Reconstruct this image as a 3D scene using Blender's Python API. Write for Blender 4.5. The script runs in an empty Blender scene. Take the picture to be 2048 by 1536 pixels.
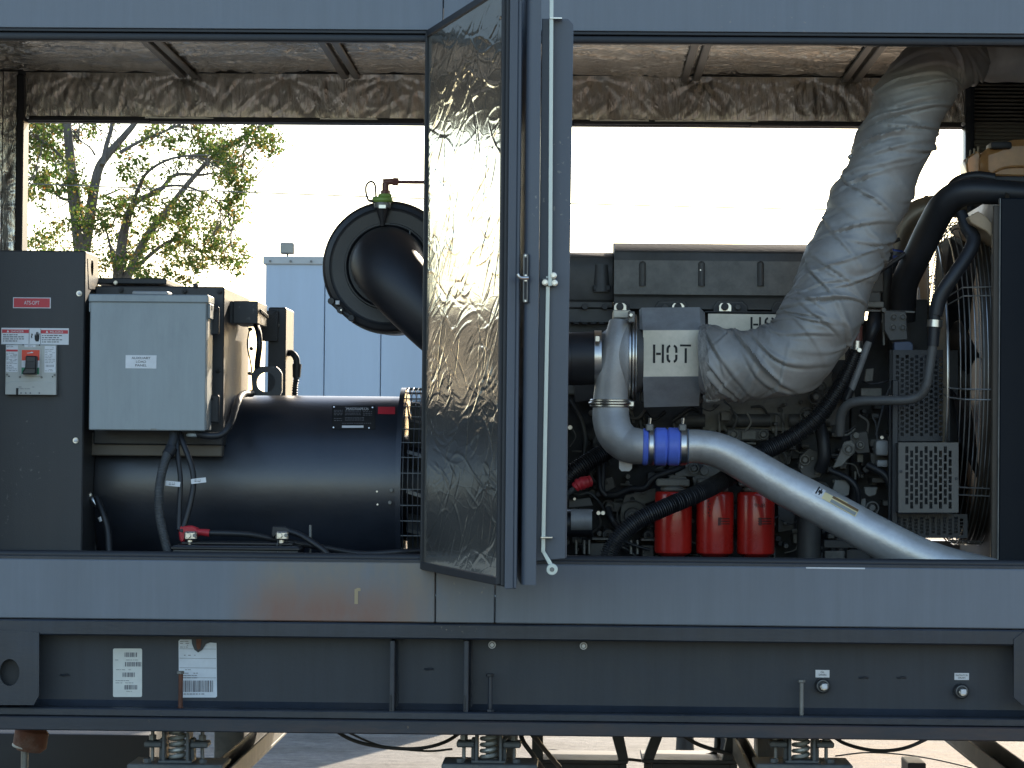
import bpy, bmesh, math, random
import numpy as np
from mathutils import Vector, Matrix

R = math.radians
random.seed(7)
C = bpy.context.scene.collection
SC = bpy.context.scene

# ------------------------------------------------------------------ camera
F, D, HC = 6000.0, 8.57, 1.35
YAW, PITCH, ROLL = R(1.310), R(1.153), R(0.545)
MR = (Matrix.Rotation(YAW, 3, 'Z') @ Matrix.Rotation(R(90) + PITCH, 3, 'X') @ Matrix.Rotation(ROLL, 3, 'Z'))
cam = bpy.data.cameras.new('camera')
cam.lens = F / 2048 * 36
cam.sensor_width = 36
cam.clip_end = 3000
camo = bpy.data.objects.new('camera', cam)
camo.matrix_world = Matrix.Translation((0, -D, HC)) @ MR.to_4x4()
C.objects.link(camo)
SC.camera = camo

# ------------------------------------------------------------------ light
SUN_EL, SUN_AZ = R(21), R(17)          # azimuth from +Y towards +X
w = bpy.data.worlds.new('World')
SC.world = w
w.use_nodes = True
nt = w.node_tree
sky = nt.nodes.new('ShaderNodeTexSky')
sky.sky_type = 'NISHITA'
sky.sun_disc = False
sky.sun_elevation = SUN_EL
sky.sun_rotation = SUN_AZ
sky.air_density = 1.05
sky.dust_density = .9
sky.ozone_density = 1.5
nt.links.new(sky.outputs[0], nt.nodes['Background'].inputs[0])
nt.nodes['Background'].inputs[1].default_value = 0.15
sd = Vector((math.sin(SUN_AZ) * math.cos(SUN_EL), math.cos(SUN_AZ) * math.cos(SUN_EL), math.sin(SUN_EL)))
sl = bpy.data.lights.new('sun', 'SUN')
sl.energy = 4.0
sl.angle = R(0.6)
sl.color = (1.0, 0.86, 0.68)
so = bpy.data.objects.new('sun', sl)
so.rotation_euler = sd.to_track_quat('Z', 'Y').to_euler()
so.location = (6, 12, 8)
C.objects.link(so)
SC.view_settings.view_transform = 'Standard'
SC.view_settings.look = 'None'
SC.view_settings.exposure = 1.22
SC.view_settings.gamma = 1
SC.view_settings.use_curve_mapping = False


# ------------------------------------------------------------------ pixel <-> place
def P(px, py, Y):
    d = MR @ Vector(((px - 1024) / F, -(py - 768) / F, -1))
    t = (Y + D) / d.y
    return Vector((0, -D, HC)) + d * t


def S(Y):                       # metres per photo pixel at depth Y
    return (D + Y) / F


def QX(px, Y, py=768):
    return P(px, py, Y).x


def QZ(py, Y, px=1024):
    return P(px, py, Y).z


# ------------------------------------------------------------------ materials
def nodes(m):
    m.use_nodes = True
    n = m.node_tree.nodes
    return n, m.node_tree.links, n['Principled BSDF']


def mat(name, col, rough=.5, metal=0.0, var=.12, scale=6.0, bump=0.0, bscale=60.0, spec=.5, coat=0.0, dirt=None, dirt_amt=.4, stretch=(1, 1, 1), trans=0.0, chips=None, streak=0.0):
    m = bpy.data.materials.new(name)
    n, l, b = nodes(m)
    tc = n.new('ShaderNodeTexCoord')
    mp = n.new('ShaderNodeMapping')
    mp.inputs['Scale'].default_value = stretch
    l.new(tc.outputs['Object'], mp.inputs[0])
    nz = n.new('ShaderNodeTexNoise')
    nz.inputs['Scale'].default_value = scale
    nz.inputs['Detail'].default_value = 8
    nz.inputs['Roughness'].default_value = .65
    l.new(mp.outputs[0], nz.inputs['Vector'])
    cr = n.new('ShaderNodeValToRGB')
    e = cr.color_ramp.elements
    e[0].position, e[1].position = .3, .7
    lo = [max(0, c * (1 - var)) for c in col]
    hi = [min(1, c * (1 + var)) for c in col]
    e[0].color = (*lo, 1)
    e[1].color = (*hi, 1)
    l.new(nz.outputs[0], cr.inputs[0])
    out = cr.outputs[0]
    if dirt:
        n2 = n.new('ShaderNodeTexNoise')
        n2.inputs['Scale'].default_value = scale * .45
        n2.inputs['Detail'].default_value = 10
        n2.inputs['Roughness'].default_value = .75
        l.new(mp.outputs[0], n2.inputs['Vector'])
        r2 = n.new('ShaderNodeValToRGB')
        r2.color_ramp.elements[0].position = .48
        r2.color_ramp.elements[1].position = .72
        r2.color_ramp.elements[1].color = (dirt_amt,) * 3 + (1,)
        r2.color_ramp.elements[0].color = (0, 0, 0, 1)
        l.new(n2.outputs[0], r2.inputs[0])
        mx = n.new('ShaderNodeMixRGB')
        l.new(r2.outputs[0], mx.inputs[0])
        l.new(out, mx.inputs[1])
        mx.inputs[2].default_value = (*dirt, 1)
        out = mx.outputs[0]
    if streak:                      # faint run marks, washed downwards
        ms = n.new('ShaderNodeMapping'); ms.inputs['Scale'].default_value = (1, 1, .06)
        l.new(tc.outputs['Object'], ms.inputs[0])
        n5 = n.new('ShaderNodeTexNoise'); n5.inputs['Scale'].default_value = 26; n5.inputs['Detail'].default_value = 6; n5.inputs['Roughness'].default_value = .7
        l.new(ms.outputs[0], n5.inputs[0])
        r5 = n.new('ShaderNodeMapRange'); r5.inputs[1].default_value = .35; r5.inputs[2].default_value = .75
        r5.inputs[3].default_value = 1 - streak; r5.inputs[4].default_value = 1 + streak
        l.new(n5.outputs[0], r5.inputs[0])
        m5 = n.new('ShaderNodeVectorMath'); m5.operation = 'SCALE'
        l.new(out, m5.inputs[0]); l.new(r5.outputs[0], m5.inputs['Scale'])
        out = m5.outputs[0]
    if chips:                       # small scuffs and chips of another colour
        n6 = n.new('ShaderNodeTexNoise'); n6.inputs['Scale'].default_value = 75; n6.inputs['Detail'].default_value = 3
        n7 = n.new('ShaderNodeTexNoise'); n7.inputs['Scale'].default_value = 2.2; n7.inputs['Detail'].default_value = 4
        l.new(tc.outputs['Object'], n6.inputs[0]); l.new(tc.outputs['Object'], n7.inputs[0])
        a6 = n.new('ShaderNodeMath'); a6.operation = 'MULTIPLY'
        l.new(n6.outputs[0], a6.inputs[0]); l.new(n7.outputs[0], a6.inputs[1])
        r6 = n.new('ShaderNodeMapRange'); r6.inputs[1].default_value = .41; r6.inputs[2].default_value = .45
        l.new(a6.outputs[0], r6.inputs[0])
        m6 = n.new('ShaderNodeMixRGB'); l.new(r6.outputs[0], m6.inputs[0]); l.new(out, m6.inputs[1]); m6.inputs[2].default_value = (*chips, 1)
        out = m6.outputs[0]
    l.new(out, b.inputs['Base Color'])
    b.inputs['Metallic'].default_value = metal
    b.inputs['Specular IOR Level'].default_value = spec
    b.inputs['Coat Weight'].default_value = coat
    mr = n.new('ShaderNodeMapRange')
    mr.inputs[3].default_value = max(.03, rough - .08)
    mr.inputs[4].default_value = min(1, rough + .1)
    l.new(nz.outputs[0], mr.inputs[0])
    l.new(mr.outputs[0], b.inputs['Roughness'])
    if bump:
        n3 = n.new('ShaderNodeTexNoise')
        n3.inputs['Scale'].default_value = bscale
        n3.inputs['Detail'].default_value = 5
        l.new(mp.outputs[0], n3.inputs['Vector'])
        bp = n.new('ShaderNodeBump')
        bp.inputs['Strength'].default_value = bump
        bp.inputs['Distance'].default_value = .002
        l.new(n3.outputs[0], bp.inputs['Height'])
        l.new(bp.outputs[0], b.inputs['Normal'])
    if trans:
        b.inputs['Transmission Weight'].default_value = trans
    return m


M = {}
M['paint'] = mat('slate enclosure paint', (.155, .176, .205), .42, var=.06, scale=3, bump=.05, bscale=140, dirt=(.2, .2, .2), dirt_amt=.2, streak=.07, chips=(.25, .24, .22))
M['door_shade_paint'] = mat('shaded slate paint', (.08, .094, .118), .4, streak=.06, chips=(.2, .2, .19), var=.07, scale=4, bump=.05, bscale=140)  # darker copy of the enclosure paint, dimmer light put into its colour
M['skid'] = mat('dark skid paint', (.024, .031, .044), .36, var=.25, scale=4, bump=.12, bscale=90, dirt=(.07, .062, .052), dirt_amt=.4, stretch=(.6, 1, 2), streak=.15, chips=(.13, .12, .1))
M['skid_low'] = mat('dirty skid flange paint', (.026, .029, .038), .45, var=.25, scale=5, bump=.15, bscale=90, dirt=(.11, .06, .04), dirt_amt=.7, stretch=(.4, 1, 2), chips=(.14, .1, .07))
M['gasket'] = mat('black rubber', (.018, .02, .024), .5, var=.2, scale=9)
M['dark'] = mat('charcoal cabinet paint', (.033, .035, .038), .5, var=.12, scale=5, bump=.16, bscale=260, streak=.08, chips=(.09, .09, .085))
M['auxgray'] = mat('light grey enclosure paint', (.29, .325, .335), .5, metal=.15, var=.06, scale=7, bump=.08, bscale=150, dirt=(.2, .225, .235), dirt_amt=.5, stretch=(2, 1, .7), streak=.06)
M['black'] = mat('gloss black alternator paint', (.015, .019, .028), .36, var=.3, scale=5, bump=.14, bscale=80, spec=.7, coat=.3, dirt=(.045, .04, .035), dirt_amt=.35)
M['black'].node_tree.nodes['Principled BSDF'].inputs['Coat Roughness'].default_value = .26
M['blackplastic'] = mat('satin black plastic', (.014, .015, .018), .38, var=.15, scale=8, bump=.03)
M['rubber'] = mat('black hose rubber', (.016, .017, .02), .48, var=.25, scale=12, bump=.05)
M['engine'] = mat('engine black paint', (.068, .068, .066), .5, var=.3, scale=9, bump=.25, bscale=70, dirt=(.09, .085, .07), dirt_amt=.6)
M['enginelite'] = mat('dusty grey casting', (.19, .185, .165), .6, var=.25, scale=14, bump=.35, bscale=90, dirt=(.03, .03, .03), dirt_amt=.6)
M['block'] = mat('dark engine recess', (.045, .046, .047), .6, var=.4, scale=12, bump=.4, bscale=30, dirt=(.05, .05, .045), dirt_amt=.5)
M['steel'] = mat('zinc steel', (.62, .6, .56), .3, metal=1, var=.12, scale=30)
M['steeldark'] = mat('weathered steel', (.2, .2, .19), .5, metal=.6, var=.3, scale=20, bump=.1)
M['stainless'] = mat('stained stainless shield', (.72, .66, .55), .5, metal=.3, var=.12, scale=12, bump=.08, bscale=60, dirt=(.4, .42, .3), dirt_amt=.5)
M['shieldgray'] = mat('grey shield metal', (.33, .34, .345), .55, metal=.25, var=.15, scale=14, bump=.08, dirt=(.12, .11, .1), dirt_amt=.4)
M['alu'] = mat('cast aluminium', (.44, .44, .43), .55, metal=.55, var=.12, scale=18, bump=.3, bscale=180, dirt=(.3, .28, .26), dirt_amt=.35)
M['pipe'] = mat('brushed aluminised pipe', (.60, .60, .585), .40, metal=.55, var=.16, scale=11, bump=.25, bscale=120, dirt=(.40, .37, .32), dirt_amt=.6)
M['wrap'] = mat('silver fibreglass cloth', (.33, .32, .30), .55, metal=.3, var=.16, scale=9, bump=1.0, bscale=26, dirt=(.24, .22, .19), dirt_amt=.45)
M['cuff'] = mat('woven glass tape', (.24, .23, .21), .85, var=.45, scale=40, bump=1.0, bscale=240, stretch=(3, 1, 1))
M['blue'] = mat('blue silicone', (.11, .19, .74), .4, var=.15, scale=14, dirt=(.12, .14, .4), dirt_amt=.4)
M['red'] = mat('red filter paint', (.5, .02, .014), .28, var=.1, scale=10, coat=.3, dirt=(.25, .02, .015), dirt_amt=.4)
M['redrubber'] = mat('red rubber boot', (.42, .02, .03), .5, var=.2, scale=20)
M['redlabel'] = mat('red tag', (.55, .035, .05), .45, var=.08, scale=20)
M['white'] = mat('white label stock', (.72, .73, .74), .5, var=.05, scale=30, dirt=(.45, .43, .4), dirt_amt=.3)
M['whiteprint'] = mat('white print', (.7, .7, .7), .5, var=.03)
M['ink'] = mat('black ink', (.015, .015, .015), .6, var=.1)
M['inkgray'] = mat('grey ink', (.16, .16, .17), .6, var=.2, scale=80)
M['green'] = mat('green print', (.03, .22, .11), .5, var=.1)
M['redprint'] = mat('orange red print', (.72, .06, .025), .45, var=.05)
M['breaker'] = mat('pale grey moulded plastic', (.47, .47, .43), .5, var=.06, scale=20, bump=.05)
M['rod'] = mat('galvanised latch rod', (.62, .66, .6), .42, metal=.35, var=.08, scale=12)
M['beam'] = mat('galvanised roof channel', (.17, .16, .14), .45, metal=.5, var=.2, scale=10)
M['rust'] = mat('rusty steel', (.12, .045, .025), .75, var=.45, scale=16, bump=.3, dirt=(.3, .27, .23), dirt_amt=.5)
M['ironbase'] = mat('muddy isolator iron', (.085, .09, .09), .6, var=.35, scale=16, bump=.4, bscale=60, dirt=(.2, .18, .15), dirt_amt=.6)
M['spring'] = mat('pale coil spring', (.42, .42, .38), .4, metal=.3, var=.3, scale=20, dirt=(.08, .08, .08), dirt_amt=.8)
M['bluewhite'] = mat('pale blue wall panel', (.48, .58, .68), .5, streak=.03, var=.05, scale=1.4, dirt=(.36, .42, .46), dirt_amt=.2, stretch=(2, 1, .4))
M['flash'] = mat('grey flashing', (.5, .52, .5), .5, var=.08, scale=3)
M['applegreen'] = mat('green plastic cap', (.22, .36, .08), .5, var=.15, scale=30)
M['brownhose'] = mat('brown nylon tube', (.15, .055, .04), .45, var=.2, scale=30)
M['tank'] = mat('sunlit amber tank plastic', (.55, .28, .10), .3, var=.25, scale=7, dirt=(.22, .08, .03), dirt_amt=.8, trans=.3)  # amber carries the sunlight through the tank, done by colour
M['brass'] = mat('dull brass duct', (.32, .27, .2), .4, metal=.6, var=.15, scale=10)
M['core'] = mat('copper radiator fins', (.12, .075, .045), .45, metal=.6, var=.4, scale=40, bump=.5, stretch=(1, 6, 1))
M['shroud'] = mat('fan shroud paint', (.055, .042, .03), .5, var=.25, scale=8)
M['bark'] = mat('tree bark', (.16, .14, .12), .85, var=.35, scale=8, bump=.6, bscale=20, stretch=(3, 3, .6))
M['rubbercable'] = mat('dusty cable rubber', (.03, .03, .032), .6, var=.3, scale=30)
M['conduit'] = mat('grey flexible conduit', (.07, .075, .08), .5, var=.2, scale=20)
M['stand'] = mat('dark stand paint', (.03, .033, .036), .55, var=.3, scale=9, dirt=(.12, .1, .08), dirt_amt=.5)


def foil_mat(name, col=(.78, .76, .72), rough=.16, bs=1.0, stretch=(1, 1, 1), fine=.35, dust=0.0):
    m = bpy.data.materials.new(name)
    n, l, b = nodes(m)
    tc = n.new('ShaderNodeTexCoord')
    mp = n.new('ShaderNodeMapping')
    mp.inputs['Scale'].default_value = stretch
    l.new(tc.outputs['Object'], mp.inputs[0])
    # domain warp then ridged noise = crumple lines
    wz = n.new('ShaderNodeTexNoise')
    wz.inputs['Scale'].default_value = 5
    wz.inputs['Detail'].default_value = 3
    l.new(mp.outputs[0], wz.inputs['Vector'])
    ad = n.new('ShaderNodeVectorMath')
    ad.operation = 'MULTIPLY_ADD'
    l.new(wz.outputs['Color'], ad.inputs[0])
    ad.inputs[1].default_value = (.18, .18, .18)
    l.new(mp.outputs[0], ad.inputs[2])
    vo = n.new('ShaderNodeTexVoronoi')
    vo.feature = 'DISTANCE_TO_EDGE'
    vo.inputs['Scale'].default_value = 13 * bs
    l.new(ad.outputs[0], vo.inputs['Vector'])
    r1 = n.new('ShaderNodeValToRGB')
    r1.color_ramp.elements[0].position = 0
    r1.color_ramp.elements[1].position = .06
    r1.color_ramp.elements[0].color = (1, 1, 1, 1)
    r1.color_ramp.elements[1].color = (0, 0, 0, 1)
    l.new(vo.outputs['Distance'], r1.inputs[0])
    nz = n.new('ShaderNodeTexNoise')
    nz.inputs['Scale'].default_value = 26 * bs
    nz.inputs['Detail'].default_value = 4
    nz.inputs['Distortion'].default_value = 1.2
    l.new(ad.outputs[0], nz.inputs['Vector'])
    b1 = n.new('ShaderNodeBump')
    b1.inputs['Strength'].default_value = fine
    b1.inputs['Distance'].default_value = .004
    l.new(nz.outputs[0], b1.inputs['Height'])
    b2 = n.new('ShaderNodeBump')
    b2.inputs['Strength'].default_value = fine * .8
    b2.inputs['Distance'].default_value = .003
    l.new(r1.outputs[0], b2.inputs['Height'])
    l.new(b1.outputs[0], b2.inputs['Normal'])
    l.new(b2.outputs[0], b.inputs['Normal'])
    cn = n.new('ShaderNodeTexNoise')
    cn.inputs['Scale'].default_value = 3.5
    cn.inputs['Detail'].default_value = 6
    l.new(mp.outputs[0], cn.inputs['Vector'])
    cr = n.new('ShaderNodeValToRGB')
    cr.color_ramp.elements[0].position = .35
    cr.color_ramp.elements[1].position = .65
    cr.color_ramp.elements[0].color = (*[c * (.82 - dust) for c in col], 1)
    cr.color_ramp.elements[1].color = (*col, 1)
    l.new(cn.outputs[0], cr.inputs[0])
    l.new(cr.outputs[0], b.inputs['Base Color'])
    b.inputs['Metallic'].default_value = .92
    mr = n.new('ShaderNodeMapRange')
    mr.inputs[3].default_value = rough * .7
    mr.inputs[4].default_value = rough * 1.5
    l.new(cn.outputs[0], mr.inputs[0])
    l.new(mr.outputs[0], b.inputs['Roughness'])
    return m


M['foil'] = foil_mat('door foil facing', (.86, .81, .70), .13, 1.0, (1, .32, 1.5), .08)
M['foilroof'] = foil_mat('roof foil facing', (.80, .75, .66), .2, 2.6, (.4, 1, 1), 1.0, .1)
M['foilwall'] = foil_mat('wall foil facing', (.74, .69, .61), .22, 1.8, (3.2, 1, .5), .3, .1)


def rust_panel_mat():
    m = M['paint'].copy()
    m.name = 'slate paint with rusty heat stain'
    n, l = m.node_tree.nodes, m.node_tree.links
    b = n['Principled BSDF']
    src = b.inputs['Base Color'].links[0].from_socket
    tc = n.new('ShaderNodeTexCoord')
    sx = n.new('ShaderNodeSeparateXYZ')
    l.new(tc.outputs['Object'], sx.inputs[0])
    nz = n.new('ShaderNodeTexNoise')
    nz.inputs['Scale'].default_value = 9
    nz.inputs['Detail'].default_value = 9
    nz.inputs['Roughness'].default_value = .7
    mp = n.new('ShaderNodeMapping')
    mp.inputs['Scale'].default_value = (1, 1, .5)
    l.new(tc.outputs['Object'], mp.inputs[0])
    l.new(mp.outputs[0], nz.inputs[0])

    def fade(sock, a, bb):
        q = n.new('ShaderNodeMapRange')
        q.interpolation_type = 'SMOOTHSTEP'
        q.inputs[1].default_value = a
        q.inputs[2].default_value = bb
        l.new(sock, q.inputs[0])
        return q.outputs[0]

    def mul(a, c):
        q = n.new('ShaderNodeMath')
        q.operation = 'MULTIPLY'
        l.new(a, q.inputs[0])
        if isinstance(c, (float, int)):
            q.inputs[1].default_value = c
        else:
            l.new(c, q.inputs[1])
        return q.outputs[0]
    x0, x1 = QX(430, 0, 1180), QX(560, 0, 1180)
    x2, x3 = QX(800, 0, 1180), QX(1010, 0, 1180)
    up = fade(sx.outputs[0], x0, x1)
    dn = fade(sx.outputs[0], x3, x2)
    halo = mul(mul(up, dn), fade(nz.outputs[0], .2, .75))
    mx = n.new('ShaderNodeMixRGB')
    l.new(mul(halo, 1.0), mx.inputs[0])
    l.new(src, mx.inputs[1])
    mx.inputs[2].default_value = (.24, .205, .16, 1)
    zl = fade(sx.outputs[2], QZ(1135, 0, 650), QZ(1225, 0, 650))
    up2 = fade(sx.outputs[0], QX(440, 0, 1180), QX(560, 0, 1180))
    dn2 = fade(sx.outputs[0], QX(905, 0, 1180), QX(720, 0, 1180))
    core = mul(mul(mul(up2, dn2), zl), fade(nz.outputs[0], .0, .7))
    mx2 = n.new('ShaderNodeMixRGB')
    l.new(mul(core, 1.1), mx2.inputs[0])
    l.new(mx.outputs[0], mx2.inputs[1])
    mx2.inputs[2].default_value = (.22, .125, .095, 1)
    l.new(mx2.outputs[0], b.inputs['Base Color'])
    return m


M['rustpaint'] = rust_panel_mat()


# ------------------------------------------------------------------ mesh builder
class MB:
    def __init__(s):
        s.v, s.f = [], []

    def add(s, vs, fs):
        o = len(s.v)
        s.v += [tuple(v) for v in vs]
        s.f += [tuple(i + o for i in f) for f in fs]
        return s

    def box(s, x0, x1, y0, y1, z0, z1, bv=.002):
        if x0 > x1: x0, x1 = x1, x0
        if y0 > y1: y0, y1 = y1, y0
        if z0 > z1: z0, z1 = z1, z0
        bv = min(bv, .3 * min(x1 - x0, y1 - y0, z1 - z0))
        bm = bmesh.new()
        bmesh.ops.create_cube(bm, size=1, matrix=Matrix.Translation(((x0 + x1) / 2, (y0 + y1) / 2, (z0 + z1) / 2)) @ Matrix.Diagonal((x1 - x0, y1 - y0, z1 - z0, 1)))
        if bv > 0:
            bmesh.ops.bevel(bm, geom=bm.edges[:], offset=bv, segments=2 if bv > .004 else 1, affect='EDGES', profile=.5)
        bm.verts.ensure_lookup_table()
        s.add([v.co[:] for v in bm.verts], [[v.index for v in f.verts] for f in bm.faces])
        bm.free()
        return s

    def pbox(s, a, b, c, d, Y0, Y1, bv=.002):
        """pixels a..c across, b..d down on the plane Y0, going back to Y1"""
        mx, my = (a + c) / 2, (b + d) / 2
        return s.box(P(a, my, Y0).x, P(c, my, Y0).x, Y0, Y1, P(mx, d, Y0).z, P(mx, b, Y0).z, bv)

    def prism(s, pts, vec, bv=0):
        """closed outline of 3D points pushed along vec"""
        n = len(pts)
        vec = Vector(vec)
        if bv:
            bm = bmesh.new()
            vs = [bm.verts.new(p) for p in pts] + [bm.verts.new(Vector(p) + vec) for p in pts]
            bm.faces.new(vs[:n]); bm.faces.new(vs[n:][::-1])
            for i in range(n):
                bm.faces.new((vs[i], vs[(i + 1) % n], vs[n + (i + 1) % n], vs[n + i]))
            bmesh.ops.recalc_face_normals(bm, faces=bm.faces[:])
            bmesh.ops.bevel(bm, geom=bm.edges[:], offset=bv, segments=1, affect='EDGES')
            bm.verts.index_update()
            s.add([v.co[:] for v in bm.verts], [[v.index for v in f.verts] for f in bm.faces])
            bm.free()
            return s
        vs = [Vector(p) for p in pts] + [Vector(p) + vec for p in pts]
        fs = [tuple(range(n)), tuple(range(2 * n - 1, n - 1, -1))] + [(i, n + i, n + (i + 1) % n, (i + 1) % n) for i in range(n)]
        return s.add(vs, fs)

    def pprism(s, poly, Y0, Y1, bv=0):
        return s.prism([P(x, y, Y0) for x, y in poly], (0, Y1 - Y0, 0), bv)

    def lathe(s, o, ax, prof, seg=24, cap=True):
        """profile of (distance along ax, radius)"""
        o, ax = Vector(o), Vector(ax).normalized()
        u = ax.orthogonal().normalized()
        v = ax.cross(u)
        vs, fs = [], []
        for t, r in prof:
            for k in range(seg):
                a = 2 * math.pi * k / seg
                vs.append(o + ax * t + (u * math.cos(a) + v * math.sin(a)) * r)
        for i in range(len(prof) - 1):
            for k in range(seg):
                a, b = i * seg + k, i * seg + (k + 1) % seg
                fs.append((a, b, b + seg, a + seg))
        if cap:
            fs.append(tuple(range(seg))[::-1])
            fs.append(tuple((len(prof) - 1) * seg + k for k in range(seg)))
        return s.add(vs, fs)

    def cyl(s, o, ax, h, r, seg=20, bv=.1):
        b = min(r * bv, h * .3)
        return s.lathe(o, ax, [(0, r - b), (b, r), (h - b, r), (h, r - b)], seg)

    def disc(s, px, py, Y0, Y1, rpx, seg=18, bv=.15):
        """cylinder facing the viewer, its front at Y0"""
        return s.cyl(P(px, py, Y0), (0, 1, 0), Y1 - Y0, rpx * S(Y0), seg, bv)

    def hexa(s, px, py, Y0, Y1, rpx):
        s.disc(px, py, (Y0 + Y1) / 2, Y1, rpx * 1.5, 16)
        return s.disc(px, py, Y0, (Y0 + Y1) / 2, rpx, 6)

    def ring(s, o, ax, Rr, r, seg=32, sub=8):
        o, ax = Vector(o), Vector(ax).normalized()
        u = ax.orthogonal().normalized()
        v = ax.cross(u)
        vs, fs = [], []
        for i in range(seg):
            a = 2 * math.pi * i / seg
            d = u * math.cos(a) + v * math.sin(a)
            for k in range(sub):
                q = 2 * math.pi * k / sub
                vs.append(o + d * (Rr + r * math.cos(q)) + ax * r * math.sin(q))
        for i in range(seg):
            for k in range(sub):
                fs.append((i * sub + k, i * sub + (k + 1) % sub, ((i + 1) % seg) * sub + (k + 1) % sub, ((i + 1) % seg) * sub + k))
        return s.add(vs, fs)

    def annulus(s, o, ax, r0, r1, h, seg=32):
        o, ax = Vector(o), Vector(ax).normalized()
        return s.lathe(o, ax, [(0, r0), (0, r1), (h, r1), (h, r0), (0, r0)], seg, cap=False)

    def tube(s, pts, rad, seg=14, n=10, cap=True, shape=None, smooth=True):
        """swept tube; rad one number or one per point; shape(i, t, a, r)->radius"""
        pts = [Vector(p) for p in pts]
        if not isinstance(rad, (list, tuple)):
            rad = [rad] * len(pts)
        Q, RR = [], []
        if smooth and len(pts) > 2:
            ext = [pts[0] * 2 - pts[1]] + pts + [pts[-1] * 2 - pts[-2]]
            for i in range(len(pts) - 1):
                p0, p1, p2, p3 = ext[i:i + 4]
                for k in range(n):
                    t = k / n
                    Q.append(.5 * ((2 * p1) + (p2 - p0) * t + (2 * p0 - 5 * p1 + 4 * p2 - p3) * t * t + (3 * p1 - p0 - 3 * p2 + p3) * t ** 3))
                    RR.append(rad[i] * (1 - t) + rad[i + 1] * t)
            Q.append(pts[-1]); RR.append(rad[-1])
        elif smooth and n > 1:
            for k in range(n + 1):
                t = k / n
                Q.append(pts[0].lerp(pts[1], t)); RR.append(rad[0] * (1 - t) + rad[1] * t)
        else:
            Q, RR = pts, list(rad)
        vs, fs = [], []
        T = (Q[1] - Q[0]).normalized()
        u = T.orthogonal().normalized()
        L = 0
        for i, q in enumerate(Q):
            if i:
                L += (q - Q[i - 1]).length
            T2 = (Q[min(i + 1, len(Q) - 1)] - Q[max(i - 1, 0)])
            T2 = T2.normalized() if T2.length > 1e-9 else T
            u = (u - T2 * u.dot(T2)).normalized()
            v = T2.cross(u)
            for k in range(seg):
                a = 2 * math.pi * k / seg
                r = RR[i]
                if shape: r = shape(L, i / (len(Q) - 1), a, r)
                vs.append(q + (u * math.cos(a) + v * math.sin(a)) * r)
        m = len(Q)
        for i in range(m - 1):
            for k in range(seg):
                a, b = i * seg + k, i * seg + (k + 1) % seg
                fs.append((a, b, b + seg, a + seg))
        if cap:
            fs.append(tuple(range(seg))[::-1])
            fs.append(tuple((m - 1) * seg + k for k in range(seg)))
        return s.add(vs, fs)

    def ptube(s, pts, rpx, **k):
        """pts of (px, py, Y); radius in pixels"""
        if not isinstance(rpx, (list, tuple)): rpx = [rpx] * len(pts)
        return s.tube([P(*p) for p in pts], [r * S(p[2]) for r, p in zip(rpx, pts)], **k)

    def corr(s, pts, rpx, pitch=.006, depth=.10, seg=14):
        """corrugated loom: rings along the path"""
        W = [P(*p) for p in pts]
        L = sum((W[i + 1] - W[i]).length for i in range(len(W) - 1))
        n = max(4, int(L / pitch * 4 / (len(W) - 1)))
        return s.ptube(pts, rpx, seg=seg, n=n, shape=lambda l, t, a, r: r * (1 - depth + depth * (1 if (l / pitch) % 1 < .55 else -1)))

    def mesh(s, name, m, angle=35):
        me = bpy.data.meshes.new(name)
        me.from_pydata(s.v, [], s.f)
        me.validate()
        me.update()
        bm = bmesh.new(); bm.from_mesh(me)
        bmesh.ops.recalc_face_normals(bm, faces=bm.faces[:])
        bm.to_mesh(me); bm.free()
        me.polygons.foreach_set('use_smooth', [True] * len(me.polygons))
        me.set_sharp_from_angle(angle=R(angle))
        me.materials.append(M[m] if isinstance(m, str) else m)
        return me

    def to(s, name, m, parent=None, label=None, angle=35, kind=None):
        o = bpy.data.objects.new(name, s.mesh(name, m, angle))
        C.objects.link(o)
        if parent: o.parent = parent; o.matrix_parent_inverse = parent.matrix_world.inverted()
        if label: o['label'] = label
        if kind: o['kind'] = kind
        return o


def link(o, parent):
    C.objects.link(o)
    if parent:
        o.parent = parent
        o.matrix_parent_inverse = parent.matrix_world.inverted()
    return o


def thing(name, label, cat, base, group=None):
    o = bpy.data.objects.new(name, None)
    o.empty_display_size = .1
    o.location = base
    o['label'] = label
    o['category'] = cat
    if group: o['group'] = group
    C.objects.link(o)
    o.matrix_world = Matrix.Translation(Vector(base))
    return o


def tag(o, label, cat, group=None):
    o['label'] = label; o['category'] = cat
    if group: o['group'] = group
    return o


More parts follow.
